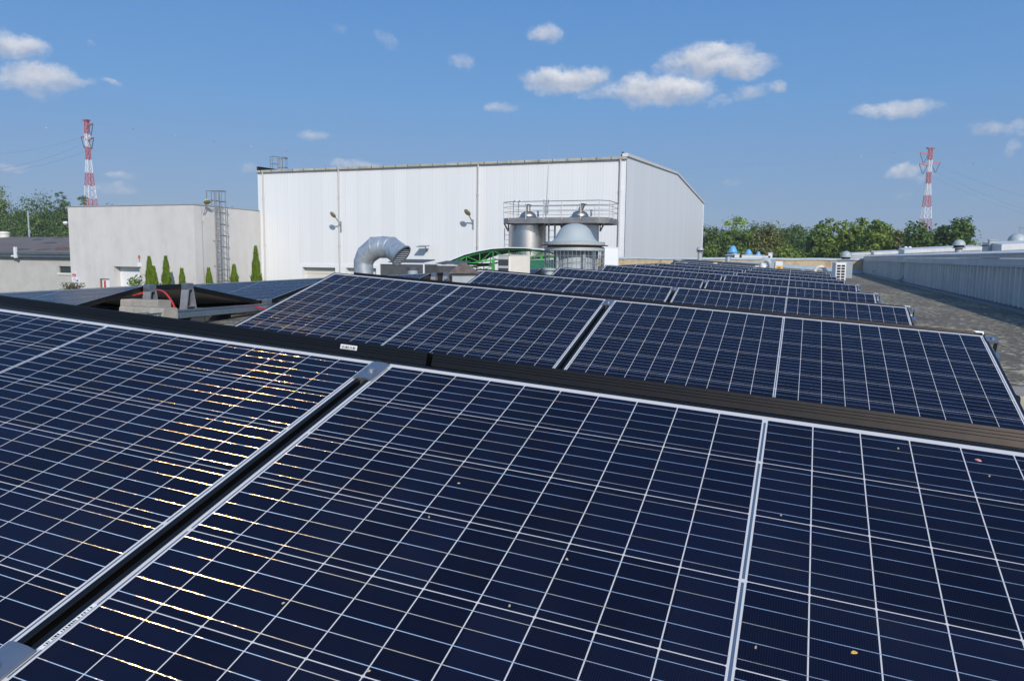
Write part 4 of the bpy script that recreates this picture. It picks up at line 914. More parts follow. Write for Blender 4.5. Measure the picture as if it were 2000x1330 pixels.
gx0, gx1 = at(979, 430, TY - 1.6).x, at(1187, 430, TY - 1.6).x; y0, y1 = TY - 1.7, TY + 1.7; ch = .5
outl = [(gx0 + ch, y0), (gx1 - ch, y0), (gx1, y0 + ch), (gx1, y1 - ch), (gx1 - ch, y1), (gx0 + ch, y1), (gx0, y1 - ch), (gx0, y0 + ch)]
e = empty('gantry_platform', 'steel platform with railing around the tops of the two tanks', 'platform', T(0, 0, 0))
zp0, zp1 = at(1080, 436, y0).z, at(1080, 425, y0).z
m_ = MB()
for i in range(8):
    a, b_ = outl[i], outl[(i + 1) % 8]; m_.add([(a[0], a[1], zp0), (b_[0], b_[1], zp0), (b_[0], b_[1], zp1), (a[0], a[1], zp1)], [(0, 1, 2, 3)])
n8 = 8; m_.add([(a, b_, zp0 + .12) for a, b_ in outl], [tuple(range(8))]); m_.build('deck', mat('weathered steel deck', (.30, .29, .28), .5, .6, noise=.25, nscale=2), e)
m_ = MB(); zr1 = at(1080, 393, y0).z; P8 = []
for i in range(8):
    a, b_ = Vector((*outl[i], 0)), Vector((*outl[(i + 1) % 8], 0)); k = max(1, round((b_ - a).length / 1.05)); P8 += [a.lerp(b_, j / k) for j in range(k)]
for p in P8: m_.tube([(p.x, p.y, zp1 - .1), (p.x, p.y, zr1)], .022, 6)
for fr in (.38, .69): m_.tube([(p.x, p.y, zp1 + (zr1 - zp1) * fr) for p in P8 + P8[:1]], .014, 6)
m_.tube([(p.x, p.y, zr1) for p in P8 + P8[:1]], .024, 6); m_.build('railing', M_STEEL, e)
m_ = MB()
for px in (985, 1060, 1093, 1180):
    a = at(px, 437, y0 + .2); b_ = at(px + (8 if px < 1080 and px > 1000 or px > 1100 else 8) * (1 if px in (985, 1093) else -1), 452, y0 + .5); m_.bar(a, b_, .07); m_.bar((b_.x, y0 + .5, a.z), b_, .06)
m_.build('brackets', M_DGREY, e)
m_ = MB()
for px in (1072, 1084):
    a = at(px, 437, TY); m_.bar((a.x, TY, a.z), (a.x, TY, -5), .10)
for k in range(14): z = ZT(437) - k * .42; m_.bar((at(1072, 437, TY).x, TY, z), (at(1084, 437, TY).x, TY, z), .035)
m_.build('ladder_frame', M_STEEL, e)
m_ = MB(); 
for px in (1003, 1013): a = at(px, 398, y0 + .3); m_.tube([(a.x, y0 + .3, zp1), (a.x, y0 + .3, zr1 + .02), (a.x + .12, y0 + .3, zr1 + .12), (a.x + .2, y0 + .3, zr1 + .02)], .03, 6)
m_.build('gate_hoops', M_STEEL, e)
e = empty('tank_ladder', 'caged side ladder on the left of the tanks before the white hall', 'ladder', T(0, 0, 0)); lx = at(990, 470, TY).x
m_ = MB(); [m_.tube([(lx + d_, TY - .4, -5), (lx + d_, TY - .4, ZT(446))], .025, 6) for d_ in (-.0, .3)]; [m_.tube([(lx, TY - .4, -4.8 + k * .3), (lx + .3, TY - .4, -4.8 + k * .3)], .014, 5) for k in range(int((ZT(446) + 4.8) / .3))]; m_.build('ladder', M_GREY, e)
# lightning rod
a = at(1066, 425, y0 + .1); b_ = at(1073, 289, y0 + .1); e = empty('lightning_rod', 'tall thin lightning rod rising from the middle of the gantry railing', 'lightning rod', T(a.x, a.y, a.z))
m_ = MB(); m_.tube([(0, 0, 0), (b_ - a) * .5, b_ - a], [.035, .022, .010], 8); m_.build('rod', M_ALUD, e); m_ = MB(); zz = at(1066, 398, y0).z - a.z; m_.cbox((.02, -.05, zz), (.32, .1, .10)); m_.cbox((.02, -.05, zz - .35), (.26, .1, .5)); m_.cbox((-.12, -.05, zz + .12), (.05, .06, .25)); m_.cbox((.16, -.05, zz + .12), (.05, .06, .25)); m_.build('mount', M_GREY, e)
# ---------------------------------------------------------------- white hall
HX0, HX1, HY0, HY1 = -43.84, -11.44, 52.24, 102.2
HZ = 7.62
e = hall = empty('warehouse_hall', 'large white clad hall in the middle distance', 'building', T(0, 0, 0))
def wall_open(axis, fixed, a0, a1, z0, z1, opens, depth, m, parent, name='wall'):
    """wall face with rectangular openings and reveals; axis 'x': spans x at y=fixed facing -y"""
    ua = sorted({a0, a1} | {o[0] for o in opens} | {o[1] for o in opens}); za = sorted({z0, z1} | {o[2] for o in opens} | {o[3] for o in opens}); m_ = MB()
    P = (lambda u, d, z: (u, fixed + d, z)) if axis == 'x' else (lambda u, d, z: (fixed - d, u, z))
    for i in range(len(ua) - 1):
        for j in range(len(za) - 1):
            um, zm = (ua[i] + ua[i + 1]) / 2, (za[j] + za[j + 1]) / 2
            if any(o[0] < um < o[1] and o[2] < zm < o[3] for o in opens): continue
            m_.add([P(ua[i], 0, za[j]), P(ua[i + 1], 0, za[j]), P(ua[i + 1], 0, za[j + 1]), P(ua[i], 0, za[j + 1])], [(0, 1, 2, 3)])
    for o in opens:
        q = [(o[0], o[2]), (o[1], o[2]), (o[1], o[3]), (o[0], o[3])]
        for k in range(4):
            a, b_ = q[k], q[(k + 1) % 4]; m_.add([P(a[0], 0, a[1]), P(b_[0], 0, b_[1]), P(b_[0], depth, b_[1]), P(a[0], depth, a[1])], [(0, 1, 2, 3)])
    return m_.build(name, m, parent)
g1 = (at(591, 523, HY0).x, at(655, 523, HY0).x, -5, at(620, 522.5, HY0).z); g2 = (at(676, 523, HY0).x, at(735, 523, HY0).x, -5, at(700, 523.5, HY0).z)
wall_open('x', HY0, HX0, HX1, -5, HZ, [g1, g2], .5, M_HALL, hall, 'front_wall')
for gg in (g1, g2):
    MB().box((gg[0], HY0 + .42, -5), (gg[1], HY0 + .48, gg[3])).build('gate', M_GATE, hall)
    m_ = MB(); m_.box((gg[0] - .3, HY0 - .04, gg[3] + .001), (gg[1] + .3, HY0 - .002, gg[3] + .28)); m_.box((gg[0] - .3, HY0 - .04, -5), (gg[0] - .001, HY0 - .002, gg[3])); m_.box((gg[1] + .001, HY0 - .04, -5), (gg[1] + .3, HY0 - .002, gg[3])); m_.build('gate_trim', M_WHITE, hall)
m_ = MB(); pts = [(HY0, -5), (HY0, 7.80), (77, 9.22), (HY1, 8.05), (HY1, -5)]
m_.add([(HX1, p[0], p[1]) for p in pts], [(0, 4, 3, 2, 1)][::1]); m_.build('side_wall', M_HALL, hall)
m_ = MB(); m_.add([(HX0, p[0], p[1]) for p in pts], [(0, 1, 2, 3, 4)]); m_.add([(HX0, HY1, -5), (HX1, HY1, -5), (HX1, HY1, 8.05), (HX0, HY1, 8.05)], [(0, 1, 2, 3)]); m_.build('rear_walls', M_HALL, hall)
m_ = MB(); m_.add([(HX0, HY0, HZ), (HX1, HY0, HZ), (HX1 - .05, 77, 9.0), (HX0, 77, 9.0), (HX0, HY1, 7.9), (HX1 - .05, HY1, 7.9)], [(0, 1, 2, 3), (3, 2, 5, 4)]); m_.build('roof', M_DGREY, hall)
m_ = MB(); 
for (p, q) in ((pts[1], pts[2]), (pts[2], pts[3])): m_.add([(HX1 + .12, p[0] - .1, p[1] + .12), (HX1 + .12, p[0] - .1, p[1] - .10), (HX1 - .3, p[0] - .1, p[1] - .10), (HX1 - .3, p[0] - .1, p[1] + .12), (HX1 + .12, q[0], q[1] + .12), (HX1 + .12, q[0], q[1] - .10), (HX1 - .3, q[0], q[1] - .10), (HX1 - .3, q[0], q[1] + .12)], [(0, 1, 2, 3), (0, 4, 5, 1), (3, 2, 6, 7), (0, 3, 7, 4), (1, 5, 6, 2)])
m_.build('verge_trim', M_FASC, hall)
m_ = MB(); m_.add([(HX1 - .4, HY0 - .12, HZ + .06), (HX1 - .31, HY0 - .12, HZ + .06), (HX1 - .31, HY0 - .12, HZ + .42), (HX1 - .4, HY0 + .5, HZ + .06), (HX1 - .31, HY0 + .5, HZ + .45)], [(0, 1, 2), (1, 4, 2), (0, 2, 4, 3)]); m_.build('verge_end', M_BLACK, hall)
m_ = MB(); m_.add([(HX0 + .0, HY0 - .1, HZ + .05), (HX0 + .0, HY0 + 6, HZ + .45), (HX0, HY0 - .1, HZ + .38), (HX0 + .3, HY0 - .1, HZ + .38), (HX0 + .3, HY0 + 6, HZ + .5)], [(0, 1, 2), (2, 1, 4, 3)]); m_.build('left_verge', M_DGREY, hall)
m_ = MB(); m_.prism([(HY0 - .22, HZ - .12), (HY0 - .003, HZ - .12), (HY0 - .003, HZ + .05), (HY0 - .24, HZ + .05), (HY0 - .24, HZ - .0)], 'x', HX0 - .1, HX1 + .05); m_.build('gutter', mat('stained gutter', (.44, .42, .36), .6, noise=.3, nscale=1.5), hall)
m_ = MB(); x = HX0 + .5
m_2 = MB()
while x < HX1: m_2.box((x, HY0 - .25, HZ - .14), (x + .06, HY0 - .2405, HZ + .06)); x += 1.1
m_2.build('gutter_brackets', M_DGREY, hall)
for px in (514.5, 662, 933.6, 1210):
    X = at(px, 400, HY0 - .12).x; m_ = MB(); m_.tube([(X, HY0 - .14, HZ - .12), (X, HY0 - .12, HZ - .5), (X, HY0 - .12, -5)], .07, 8); [m_.tube([(X, HY0 - .12, z_), (X, HY0 - .12, z_ + .12)], .095, 8) for z_ in (5.2, 1.2, -1.8)]; m_.build('downpipe', mat('grey downpipe', (.50, .50, .48), .5), hall)
m_ = MB(); m_.box((HX1 - .35, HY0 - .03, -5), (HX1 + .03, HY0 - .003, HZ - .13)); m_.box((HX1 + .003, HY0 - .03, -5), (HX1 + .03, HY0 + .35, HZ - .13)); m_.build('corner_trim', M_WHITE, hall)
m_ = MB(); m_.box((HX1 + .003, HY1 - .4, -5), (HX1 + .04, HY1 + .03, 8)); m_.build('rear_corner_trim', M_WHITE, hall)
# street-type wall lamps
def wall_lamp(px, py, Y, label, axis='y', s=1.0, grp='curved arm lamps on the building walls'):
    base = at(px, py, Y) if axis == 'y' else atx(px, py, Y)
    M = T(*base) if axis == 'y' else T(*base) @ RZ(90)
    e = empty('wall_lamp', label, 'lamp', M, grp)
    m_ = MB(); m_.box((-.05 * s, -.04, -.35 * s), (.05 * s, -.003, .25 * s)); m_.build('wall_plate', M_ALUD, e)
    m_ = MB(); m_.tube([(0, -.04, 0), (0, -.15 * s, .12 * s), (.0, -.45 * s, .34 * s), (.02, -.70 * s, .50 * s)], .035 * s, 8); m_.build('arm', M_ALUD, e)
    m_ = MB(T(.03 * s, -.92 * s, .60 * s) @ Matrix.Rotation(R(-42), 4, 'X') @ Matrix.Rotation(R(24), 4, 'Y')); n_ = 14
    pr_ = [(0, .12), (.10, .115), (.2, .07), (.24, 0)]; m_.lathe([(r * s, z * s) for r, z in pr_[::-1]], n=16); m_.v = [v for v in m_.v]
    m_.build('lamp_head', M_ALUD, e)
    m_ = MB(T(.03 * s, -.92 * s, .60 * s) @ Matrix.Rotation(R(-42), 4, 'X') @ Matrix.Rotation(R(24), 4, 'Y')); m_.lathe([(.235 * s, -.001), (.19 * s, -.06 * s), (.1 * s, -.10 * s), (0, -.11 * s)], n=16); m_.build('bowl', M_OLIVE, e)
wall_lamp(666, 440, HY0 - .2, 'curved arm lamp on the left downpipe of the white hall', s=1.3)
wall_lamp(924, 437, HY0, 'curved arm lamp left of the middle downpipe on the white hall', s=1.3)
a = at(834, 480, HY0); e = empty('floodlight', 'square floodlight on the white hall right of the duct mouth', 'floodlight', T(*a)); m_ = MB(Matrix.Rotation(R(8), 4, 'X')); m_.box((-.42, -1.0, .0), (.42, -.35, .07)); m_.build('head', M_ALUD, e); m_ = MB(); m_.bar((0, -.5, -.02), (0, 0, -.35), .06); m_.box((-.06, -.03, -.5), (.06, 0, -.3)); m_.build('arm', M_ALUD, e)
# cage ladder
def cage_ladder(M, h, over, label):
    e = empty('cage_ladder', label, 'ladder', M)
    m_ = MB(); [m_.bar((x_, -.3, 0), (x_, -.3, h + over), .08) for x_ in (-.26, .26)]; m_.build('stiles', M_ALUD, e)
    m_ = MB(); k = .15
    while k < h: m_.tube([(-.26, -.3, k), (.26, -.3, k)], .026, 6); k += .3
    m_.build('rungs', M_ALU, e)
    m_ = MB(); k = 2.4; zs = []
    while k < h + over - .05: zs.append(k); k += .9
    zs.append(h + over - .03); hoop = lambda z: [(.38 * math.sin(t) if True else 0, -.3 - .42 + -.38 * math.cos(t) * 1.0 + .0, z) for t in [(-2.25 + i * .45) for i in range(11)]]
    for z in zs: m_.tube([(-.26, -.3, z)] + hoop(z) + [(.26, -.3, z)], .03, 5, False)
    for i in (0, 2, 5, 8, 10): p = hoop(0)[i]; m_.bar((p[0], p[1], zs[0]), (p[0], p[1], zs[-1]), .05, .02)
    m_.build('safety_cage', M_ALU, e)
    m_ = MB(); [m_.bar((x_, -.3, z), (x_, 0, z), .04) for x_ in (-.26, .26) for z in (.6, 2.5, 4.5, 6.5, h - .2) if z < h]; m_.build('wall_brackets', M_ALU, e)
    if over:
        m_ = MB(); [m_.bar(p, q, .045) for p, q in (((-.26, -.3, h + over), (-.26, .5, h + over)), ((-.26, .5, h + over), (-.26, .5, h)), ((.26, -.3, h + over), (.26, .5, h + over)), ((.26, .5, h + over), (.26, .5, h)), ((-.26, .5, h + .5), (-.26, -.3, h + .5)), ((.26, .5, h + .5), (.26, -.3, h + .5)), )]; m_.build('exit_rails', M_ALU, e)
    return e
CX0, CX1, CY0, CY1 = -57.11, -43.67, 44.5, 52.2; CZ = 4.2
lp = atx(423, 540, CX1)
cage_ladder(T(CX1, lp.y, -5) @ RZ(90), CZ + 5, 1.25, 'galvanised cage ladder on the side of the grey rendered block')
a = at(540, 331, 60); cage_ladder(T(a.x, 60, a.z - 2.2) @ RZ(150), 2.2, 1.2, 'cage ladder head sticking up behind the left eave of the hall')
# ---------------------------------------------------------------- grey rendered block
blk = empty('rendered_block', 'tall windowless grey rendered block left of the white hall', 'building', T(0, 0, 0))
gt = (at(222, 521, CY0).x, at(272.5, 521, CY0).x, -5, at(250, 521, CY0).z); dr_ = (at(194.5, 545, CY0).x, at(213.5, 545, CY0).x, -5, at(204, 544.5, CY0).z)
wall_open('x', CY0, CX0, CX1, -5, CZ, [gt, dr_], .7, M_STUC, blk, 'front_wall')
wall_open('y', CX1, CY0, CY1, -5, CZ + .02, [], .3, M_STUC, blk, 'side_wall')
m_ = MB(); m_.add([(CX0, CY0, -5), (CX0, CY1, -5), (CX0, CY1, CZ), (CX0, CY0, CZ)], [(0, 1, 2, 3)]); m_.add([(CX0, CY0, CZ - .1), (CX1, CY0, CZ - .1), (CX1, CY1, CZ - .1), (CX0, CY1, CZ - .1)], [(0, 1, 2, 3)]); m_.build('rear_parts', M_STUC, blk)
m_ = MB(); m_.box((CX0 - .05, CY0 - .06, CZ + .021), (CX1 + .06, CY0 + .3, CZ + .09)); m_.box((CX1 - .3, CY0 + .301, CZ + .021), (CX1 + .06, CY1 - .1, CZ + .09)); m_.build('coping', M_GREY, blk)
MB().box((gt[0], CY0 + .62, -5), (gt[1], CY0 + .68, gt[3])).build('gate', M_WHITE, blk); MB().box((dr_[0] + .12, CY0 + .15, -5), (dr_[1], CY0 + .2, dr_[3] - .05)).build('door', M_WHITE, blk); MB().box((dr_[0] + .001, CY0 + .05, -5), (dr_[0] + .118, CY0 + .2, dr_[3])).build('door_frame', M_WOOD, blk)
a = at(205, 556, CY0 + .14); MB().box((a.x - .12, CY0 + .14, a.z - .6), (a.x + .12, CY0 + .149, a.z + .35)).build('door_poster', M_REDP, blk)
m_ = MB(); a = atx(395, 470, CX1); m_.tube([(CX1 + .03, a.y, CZ), (CX1 + .03, a.y, -5)], .03, 6); m_.build('cable_duct', M_GREY, blk)
# signs
def sign(px0, py0, px1, py1, Y, m, label, name='wall_sign', extra=None):
    a = at(px0, py0, Y); b_ = at(px1, py1, Y); e = empty(name, label, 'sign', T(a.x, Y, b_.z)); W_, H_ = b_.x - a.x, a.z - b_.z
    MB().box((0, -.03, 0), (W_, -.003, H_)).build('plate', m, e)
    if extra:
        mk = MB()
        for (u0, v0, u1, v1) in extra[1]: mk.box((u0 * W_, -.034, v0 * H_), (u1 * W_, -.0305, v1 * H_))
        mk.build('print', extra[0], e)
sign(141, 541.5, 155, 551.5, CY0, M_WHITEP, 'white notice board low on the left edge of the grey block', extra=(mat('blue print', (.1, .12, .4), .5), [(.2, .62, .5, .72), (.2, .45, .8, .49), (.2, .3, .7, .34), (.85, .2, .9, .9)]))
sign(141, 535.5, 148.5, 540.5, CY0, M_REDP, 'small red sign above the white notice board', extra=(M_WHITEP, [(.1, .1, .4, .5), (.5, .3, .9, .45)]))
sign(142, 530, 148, 535, CY0, M_WHITEP, 'small faded white sign above the red sign', extra=(M_GREY, [(.1, .2, .9, .3), (.1, .5, .9, .6), (.1, .75, .9, .85)]))
a = at(273.5, 503, CY0); e = empty('alarm_siren', 'red and white alarm siren at the upper right corner of the white gate', 'siren', T(*a)); MB().lathe([(0, .2), (.06, .17), (.08, .05), (.07, -.05), (0, -.08)], (0, -.1, 0), 14).build('beacon', M_REDP, e); MB().box((-.1, -.2, -.75), (.1, -.003, -.4)).build('sounder', M_WHITE, e)
m_ = MB(); m_.tube([(0, -.1, -.05), (0, -.1, -.39)], .03, 6); m_.build('conduit', M_GREY, e)
M_ = T(*atx(396, 423, CX1)) @ RZ(90)
e = empty('wall_lamp', 'curved arm lamp on the grey block left of the cage ladder', 'lamp', M_, 'curved arm lamps on the building walls')
MB().box((-.08, -.05, -.4), (.08, -.003, .2)).build('wall_plate', M_CREAM, e); MB().tube([(0, -.05, .1), (.0, -.25, .5), (-.1, -.45, .95)], .03, 8).build('arm', M_ALUD, e)
ML = T(-.12, -.60, 1.1) @ Matrix.Rotation(R(-38), 4, 'X') @ Matrix.Rotation(R(20), 4, 'Y') @ Matrix.Scale(.68, 4)
m_ = MB(ML); m_.lathe([(.40, 0), (.36, .12), (.2, .2), (0, .22)], n=16); m_.build('lamp_head', M_CREAM, e); m_ = MB(ML); m_.lathe([(.39, -.001), (.3, -.1), (0, -.14)], n=16); m_.build('bowl', M_OLIVE, e)
a = at(130, 436, CY0 + .5); e = empty('wall_lamp', 'small white lamp at the left edge of the grey block', 'lamp', T(a.x - .1, a.y, a.z)); MB().lathe([(0, .16), (.16, .12), (.24, 0), (.15, -.14), (0, -.2)], n=14).build('lamp_head', M_WHITE, e); MB().tube([(0, 0, 0), (.35, 0, .05)], .04, 6).build('arm', M_ALUD, e)
# ---------------------------------------------------------------- low building at far left
LY = 45.2; lx1 = CX0 - .02; lx0 = -95
low = empty('low_building', 'low pale rendered building with dark felt roof at the left edge', 'building', T(0, 0, 0))
ze = at(60, 502, LY).z; zf = at(60, 492, LY - .4).z; zrg = at(60, 463, LY + 13).z
wn_ = (at(115, 533, LY).x, lx1 - .03, at(125, 533, LY).z, at(125, 520, LY).z)
wall_open('x', LY, lx0, lx1, -5, zf - .05, [wn_], .25, M_STUC2, low, 'front_wall')
MB().box((wn_[0], LY + .18, wn_[2]), (wn_[1], LY + .2, wn_[3])).build('window', M_GLASSD, low)
m_ = MB(); m_.box((wn_[0] + .02, LY + .12, wn_[2] + .02), (wn_[0] + .1, LY + .178, wn_[3] - .02)); m_.box((wn_[0] + .02, LY + .12, wn_[3] - .1), (wn_[1], LY + .178, wn_[3] - .02)); m_.build('window_frame', M_DGREY, low)
MB().box((wn_[0] - .1, LY - .08, wn_[2] - .18), (wn_[1], LY + .1, wn_[2] - .002)).build('window_sill', M_CREAM, low)
m_ = MB(); m_.prism([(LY - .45, zf - .02), (LY - .45, zf + .03), (LY + 13, zrg), (LY + 26, zf), (LY + 26, zf - .1), (LY + 13, zrg - .1)], 'x', lx0, lx1 - .01); m_.build('roof', mat('brown grey felt roof', (.16, .14, .125), .95, noise=.18, nscale=.6), low)
m_ = MB(); m_.box((lx0, LY - .5, zf - .22), (lx1 - .01, LY - .003, zf - .021)); m_.box((lx0, LY - .42, ze - .02), (lx1 - .01, LY - .003, zf - .225)); m_.build('eaves_board', mat('dark blue grey eaves', (.085, .11, .13), .5, noise=.2, nscale=2), low)
for i, (px, py) in enumerate([(42, 487.5), (84, 487.5), (97, 475), (122, 484.5), (74, 468.5), (122, 487.3), (74, 468.5), (115, 465.5)]):
    r = ray(px, py); 
    t0 = ((LY - .45) - CAM.y) / r.y; sl = (zrg - zf - .03) / 13.45
    t = (zf + .03 + sl * (CAM.y - (LY - .45)) - CAM.z) / (r.z - sl * r.y); P_ = CAM + r * t
    if i == 6: continue
    m_ = MB(); rg = random.Random(i); m_.add([(P_.x + 1.0 * math.cos(a_ * .785) * rg.uniform(.5, 1), P_.y + .5 * math.sin(a_ * .785), P_.z + .02 + sl * .5 * math.sin(a_ * .785)) for a_ in range(8)] + [(P_.x, P_.y, P_.z + .12)], [(a_, (a_ + 1) % 8, 8) for a_ in range(8)])
    m_.build('felt_patch', M_RUST if i % 2 else M_DGREY, low)
a = at(31, 496, LY - .5); e = empty('camera_mount', 'white upright bracket on the eaves of the low building', 'bracket', T(*a)); MB().box((-.12, -.12, -.35), (.12, .05, .6)).build('post', M_WHITE, e); MB().box((-.5, -.1, -.25), (-.12, 0, -.12)).build('arm', M_WHITE, e)
a = at(8, 457.5, 58); e = empty('round_vent', 'cream round vent on the ridge of the low building at the left edge', 'vent', T(*a)); MB().lathe([(.55, -.5), (.55, 0), (.62, .05), (.6, .22), (.3, .3), (0, .32)], n=20).build('body', M_CREAM, e)
a = at(57, 464, 62); b_ = at(54.5, 412, 62); e = empty('utility_pole', 'thin pale pole rising behind the low building before the dark trees', 'pole', T(a.x, 62, -5)); MB().tube([(0, 0, 0), (b_.x - a.x, 0, b_.z + 5)], .09, 8).build('shaft', M_GREY, e); MB().bar((-.05, -.05, b_.z + 3.2), (.35, -.05, b_.z + 2.4), .06).build('stay', M_GREY, e)
# ---------------------------------------------------------------- vegetation
def crown_mesh(lobes, n, leaf_, rg, bias=.6, up=.35):
    """many leaf-sized quads in clumps through the crown's volume"""
    mb = MB(); vs = []; fs = []
    tot = sum(l[3] * l[5] for l in lobes); clumps = []
    for (x, y, z, rx, ry, rz_) in lobes:
        k = max(10, int(n / 22 * (rx * rz_) / tot * 1.0))
        for _ in range(k):
            while True:
                a = Vector((rg.uniform(-1, 1), rg.uniform(-1, 1), rg.uniform(-1, 1)))
                if .001 < a.length < 1: break
            r = a.length; a = a / r * (r ** .38 if r > 0 else 0)
            clumps.append((Vector((x + a.x * rx, y + a.y * ry, z + a.z * rz_)), Vector((a.x, a.y, a.z)), min(rx, rz_) * rg.uniform(.16, .34)))
    per = max(4, n // max(1, len(clumps)))
    for c, nd, cr in clumps:
        for _ in range(per):
            d = Vector((rg.gauss(0, 1), rg.gauss(0, 1), rg.gauss(0, .8))) * cr * .75; p = c + d
            nn = (nd * bias + d.normalized() * .5 + Vector((rg.uniform(-1, 1), rg.uniform(-1, 1), rg.uniform(-1, 1) + up)) * .8)
            if nn.length < 1e-4: nn = Vector((0, 0, 1))
            nn.normalize(); t = nn.orthogonal().normalized(); t = (Matrix.Rotation(rg.uniform(0, 6.28), 3, nn) @ t); b2 = nn.cross(t); s_ = leaf_ * rg.uniform(.55, 1.3)
            o = len(vs); vs += [p - t * s_ * .5, p - b2 * s_ * .32, p + t * s_ * .6, p + b2 * s_ * .32]; fs.append((o, o + 1, o + 2, o + 3))
    mb.add(vs, fs); return mb
def tree(x, y, h, wd, label, m, seed, kind='round', n=7000, leaf_=.36, z0=-5.0, group=None, trunk_h=.35):
    rg = random.Random(seed); e = empty('tree', label, 'tree', T(x, y, z0), group)
    lobes = []; k = {'round': 9, 'wide': 11, 'tall': 8, 'spiky': 12}[kind]
    for i in range(k):
        a = rg.uniform(0, 6.28); rr = wd * .5 * rg.uniform(.1, .72)
        if kind == 'tall': zc = h * (.28 + .62 * i / k); q = wd * .5 * (1 - .75 * abs(i / k - .4)); rr *= .45; lobes.append((rr * math.cos(a), rr * math.sin(a), zc, q * .75, q * .75, h * .13))
        elif kind == 'spiky': zc = h * rg.uniform(.3, .86); q = wd * rg.uniform(.10, .2); lobes.append((rr * math.cos(a) * 1.25, rr * math.sin(a), zc, q, q, h * rg.uniform(.12, .2)))
        elif kind == 'wide': zc = h * rg.uniform(.45, .86) - .12 * h * (rr / (wd * .5)) ** 2; q = wd * rg.uniform(.14, .24); lobes.append((rr * math.cos(a) * 1.15, rr * math.sin(a), zc, q, q, h * rg.uniform(.09, .15)))
        else: zc = h * (.32 + .52 * rg.random() * (1 - .45 * (rr / (wd * .5)))); q = wd * rg.uniform(.17, .27); lobes.append((rr * math.cos(a), rr * math.sin(a), zc, q, q, h * rg.uniform(.12, .2)))
    if kind != 'wide': lobes.append((0, 0, h * .45, wd * .36, wd * .36, h * .3))
    crown_mesh(lobes, n, leaf_, rg).build('crown', m, e)
    tk = MB(); tk.tube([(0, 0, 0), (wd * .01, 0, h * .3), (-wd * .01, 0, h * .75)], [h * .028, h * .02, h * .007], 8)
    for l in lobes[:7]: tk.tube([(0, 0, h * trunk_h * .9), (l[0] * .5, l[1] * .5, (l[2] + h * trunk_h) * .5 + .02 * h), (l[0], l[1], l[2])], [h * .013, h * .009, h * .004], 6)
    tk.build('trunk', M_BARK, e); return e
def tree_px(px, pytop, wpx, Y, label, m, seed, kind='round', **k):
    b = at(px, pytop, Y); s = (b - CAM).dot(FWD) / F; return tree(b.x, Y, (b.z + 5.0) * 1.13, wpx * s * 1.32, label, m, seed, kind, **k)
TR = 'trees beyond the parapet'
tree_px(1384, 441, 60, 140, 'dark olive tree rising just right of the hall corner', L_DARK, 1, group=TR)
tree_px(1400, 452, 70, 118, 'dense dark green tree beside the hall corner', L_MID, 2, group=TR)
tree_px(1428, 446, 62, 105, 'dark rounded tree in front of the yellow green one', L_DARK, 3, group=TR, n=8000)
tree_px(1447, 433, 72, 128, 'bright yellow green tree topping the left of the treeline', L_LIME, 4, group=TR, n=8000)
tree_px(1502, 447, 96, 108, 'olive brown rounded tree with drooping crown', L_OLIVE, 5, group=TR, n=11000, leaf_=.34)
tree_px(1490, 439, 70, 150, 'dark tree peeking above the olive one', L_DARK, 6, group=TR)
tree_px(1545, 437, 84, 138, 'large dark green tree right of the olive one', L_DARK, 7, group=TR, n=9000)
tree_px(1553, 468, 56, 95, 'lower leafy dark tree right of the olive crown', L_MID, 8, group=TR)
tree_px(1575, 446, 66, 128, 'dark green tree, second in the dark middle group', L_DARK, 9, group=TR)
tree_px(1603, 441, 50, 120, 'thin crowned dark tree with gaps in the middle of the treeline', L_DARK, 10, 'wide', group=TR, n=10400)
tree_px(1632, 449, 64, 112, 'spiky mid green tree at the centre right', L_MID, 11, 'spiky', group=TR, n=8400)
tree_px(1662, 446, 60, 104, 'spiky lighter green tree above the domed housing', L_MID, 12, 'spiky', group=TR, n=8400)
tree_px(1700, 443, 66, 101, 'tall spiky light green tree behind the rooflights', L_MID, 13, 'spiky', group=TR, n=9200)
tree_px(1730, 447, 60, 104, 'light green tree right of the tall spiky one', L_OLIVE, 14, 'spiky', group=TR, n=8400)
tree_px(1757, 450, 76, 112, 'rounded olive green tree left of the right mast', L_OLIVE, 15, group=TR, n=8400)
tree_px(1800, 463, 60, 108, 'low green tree at the foot of the right mast', L_MID, 16, group=TR)
tree_px(1846, 444, 104, 98, 'wide flat crowned dark tree right of the right mast', L_DARK, 17, 'wide', group=TR, n=10400, leaf_=.4)
tree_px(1884, 470, 44, 104, 'small olive tree at the right end of the treeline', L_OLIVE, 18, group=TR)
tree_px(1838, 474, 70, 120, 'low green tree under the flat crown', L_MID, 19, group=TR)
rg = random.Random(77); lob = []
for i in range(46):
    px = 1370 + i * 11.5; b = at(px, 466 + rg.uniform(-5, 5), 155 + rg.uniform(-8, 8)); lob.append((b.x, b.y, b.z - 3.0, 4.5, 4, 4.0))
o = crown_mesh(lob, 22000, .6, rg).build('wood', L_MID); tag(o, 'far wood filling in behind the single trees on the right', 'wood', kind='stuff')
TL = 'trees behind the low building'
tree_px(-6, 372, 60, 110, 'tall light green tree cut by the left edge', L_MID, 21, 'tall', group=TL, n=8400)
tree_px(70, 381, 84, 120, 'feathery tree with two tops left of the mast', L_DARK, 22, group=TL, n=10400, leaf_=.36)
tree_px(44, 398, 60, 128, 'dark tree between the edge tree and the feathery one', L_DARK, 23, group=TL)
tree_px(100, 392, 52, 122, 'slim dark tree left of the grey block', L_DARK, 24, 'spiky', group=TL, n=7600)
tree_px(22, 412, 70, 105, 'low dark bushy tree behind the low roof at far left', L_DARK, 25, group=TL, n=8400)
tree_px(78, 424, 90, 100, 'dark lower tree in the centre of the left group', L_DARK, 26, group=TL, n=10400)
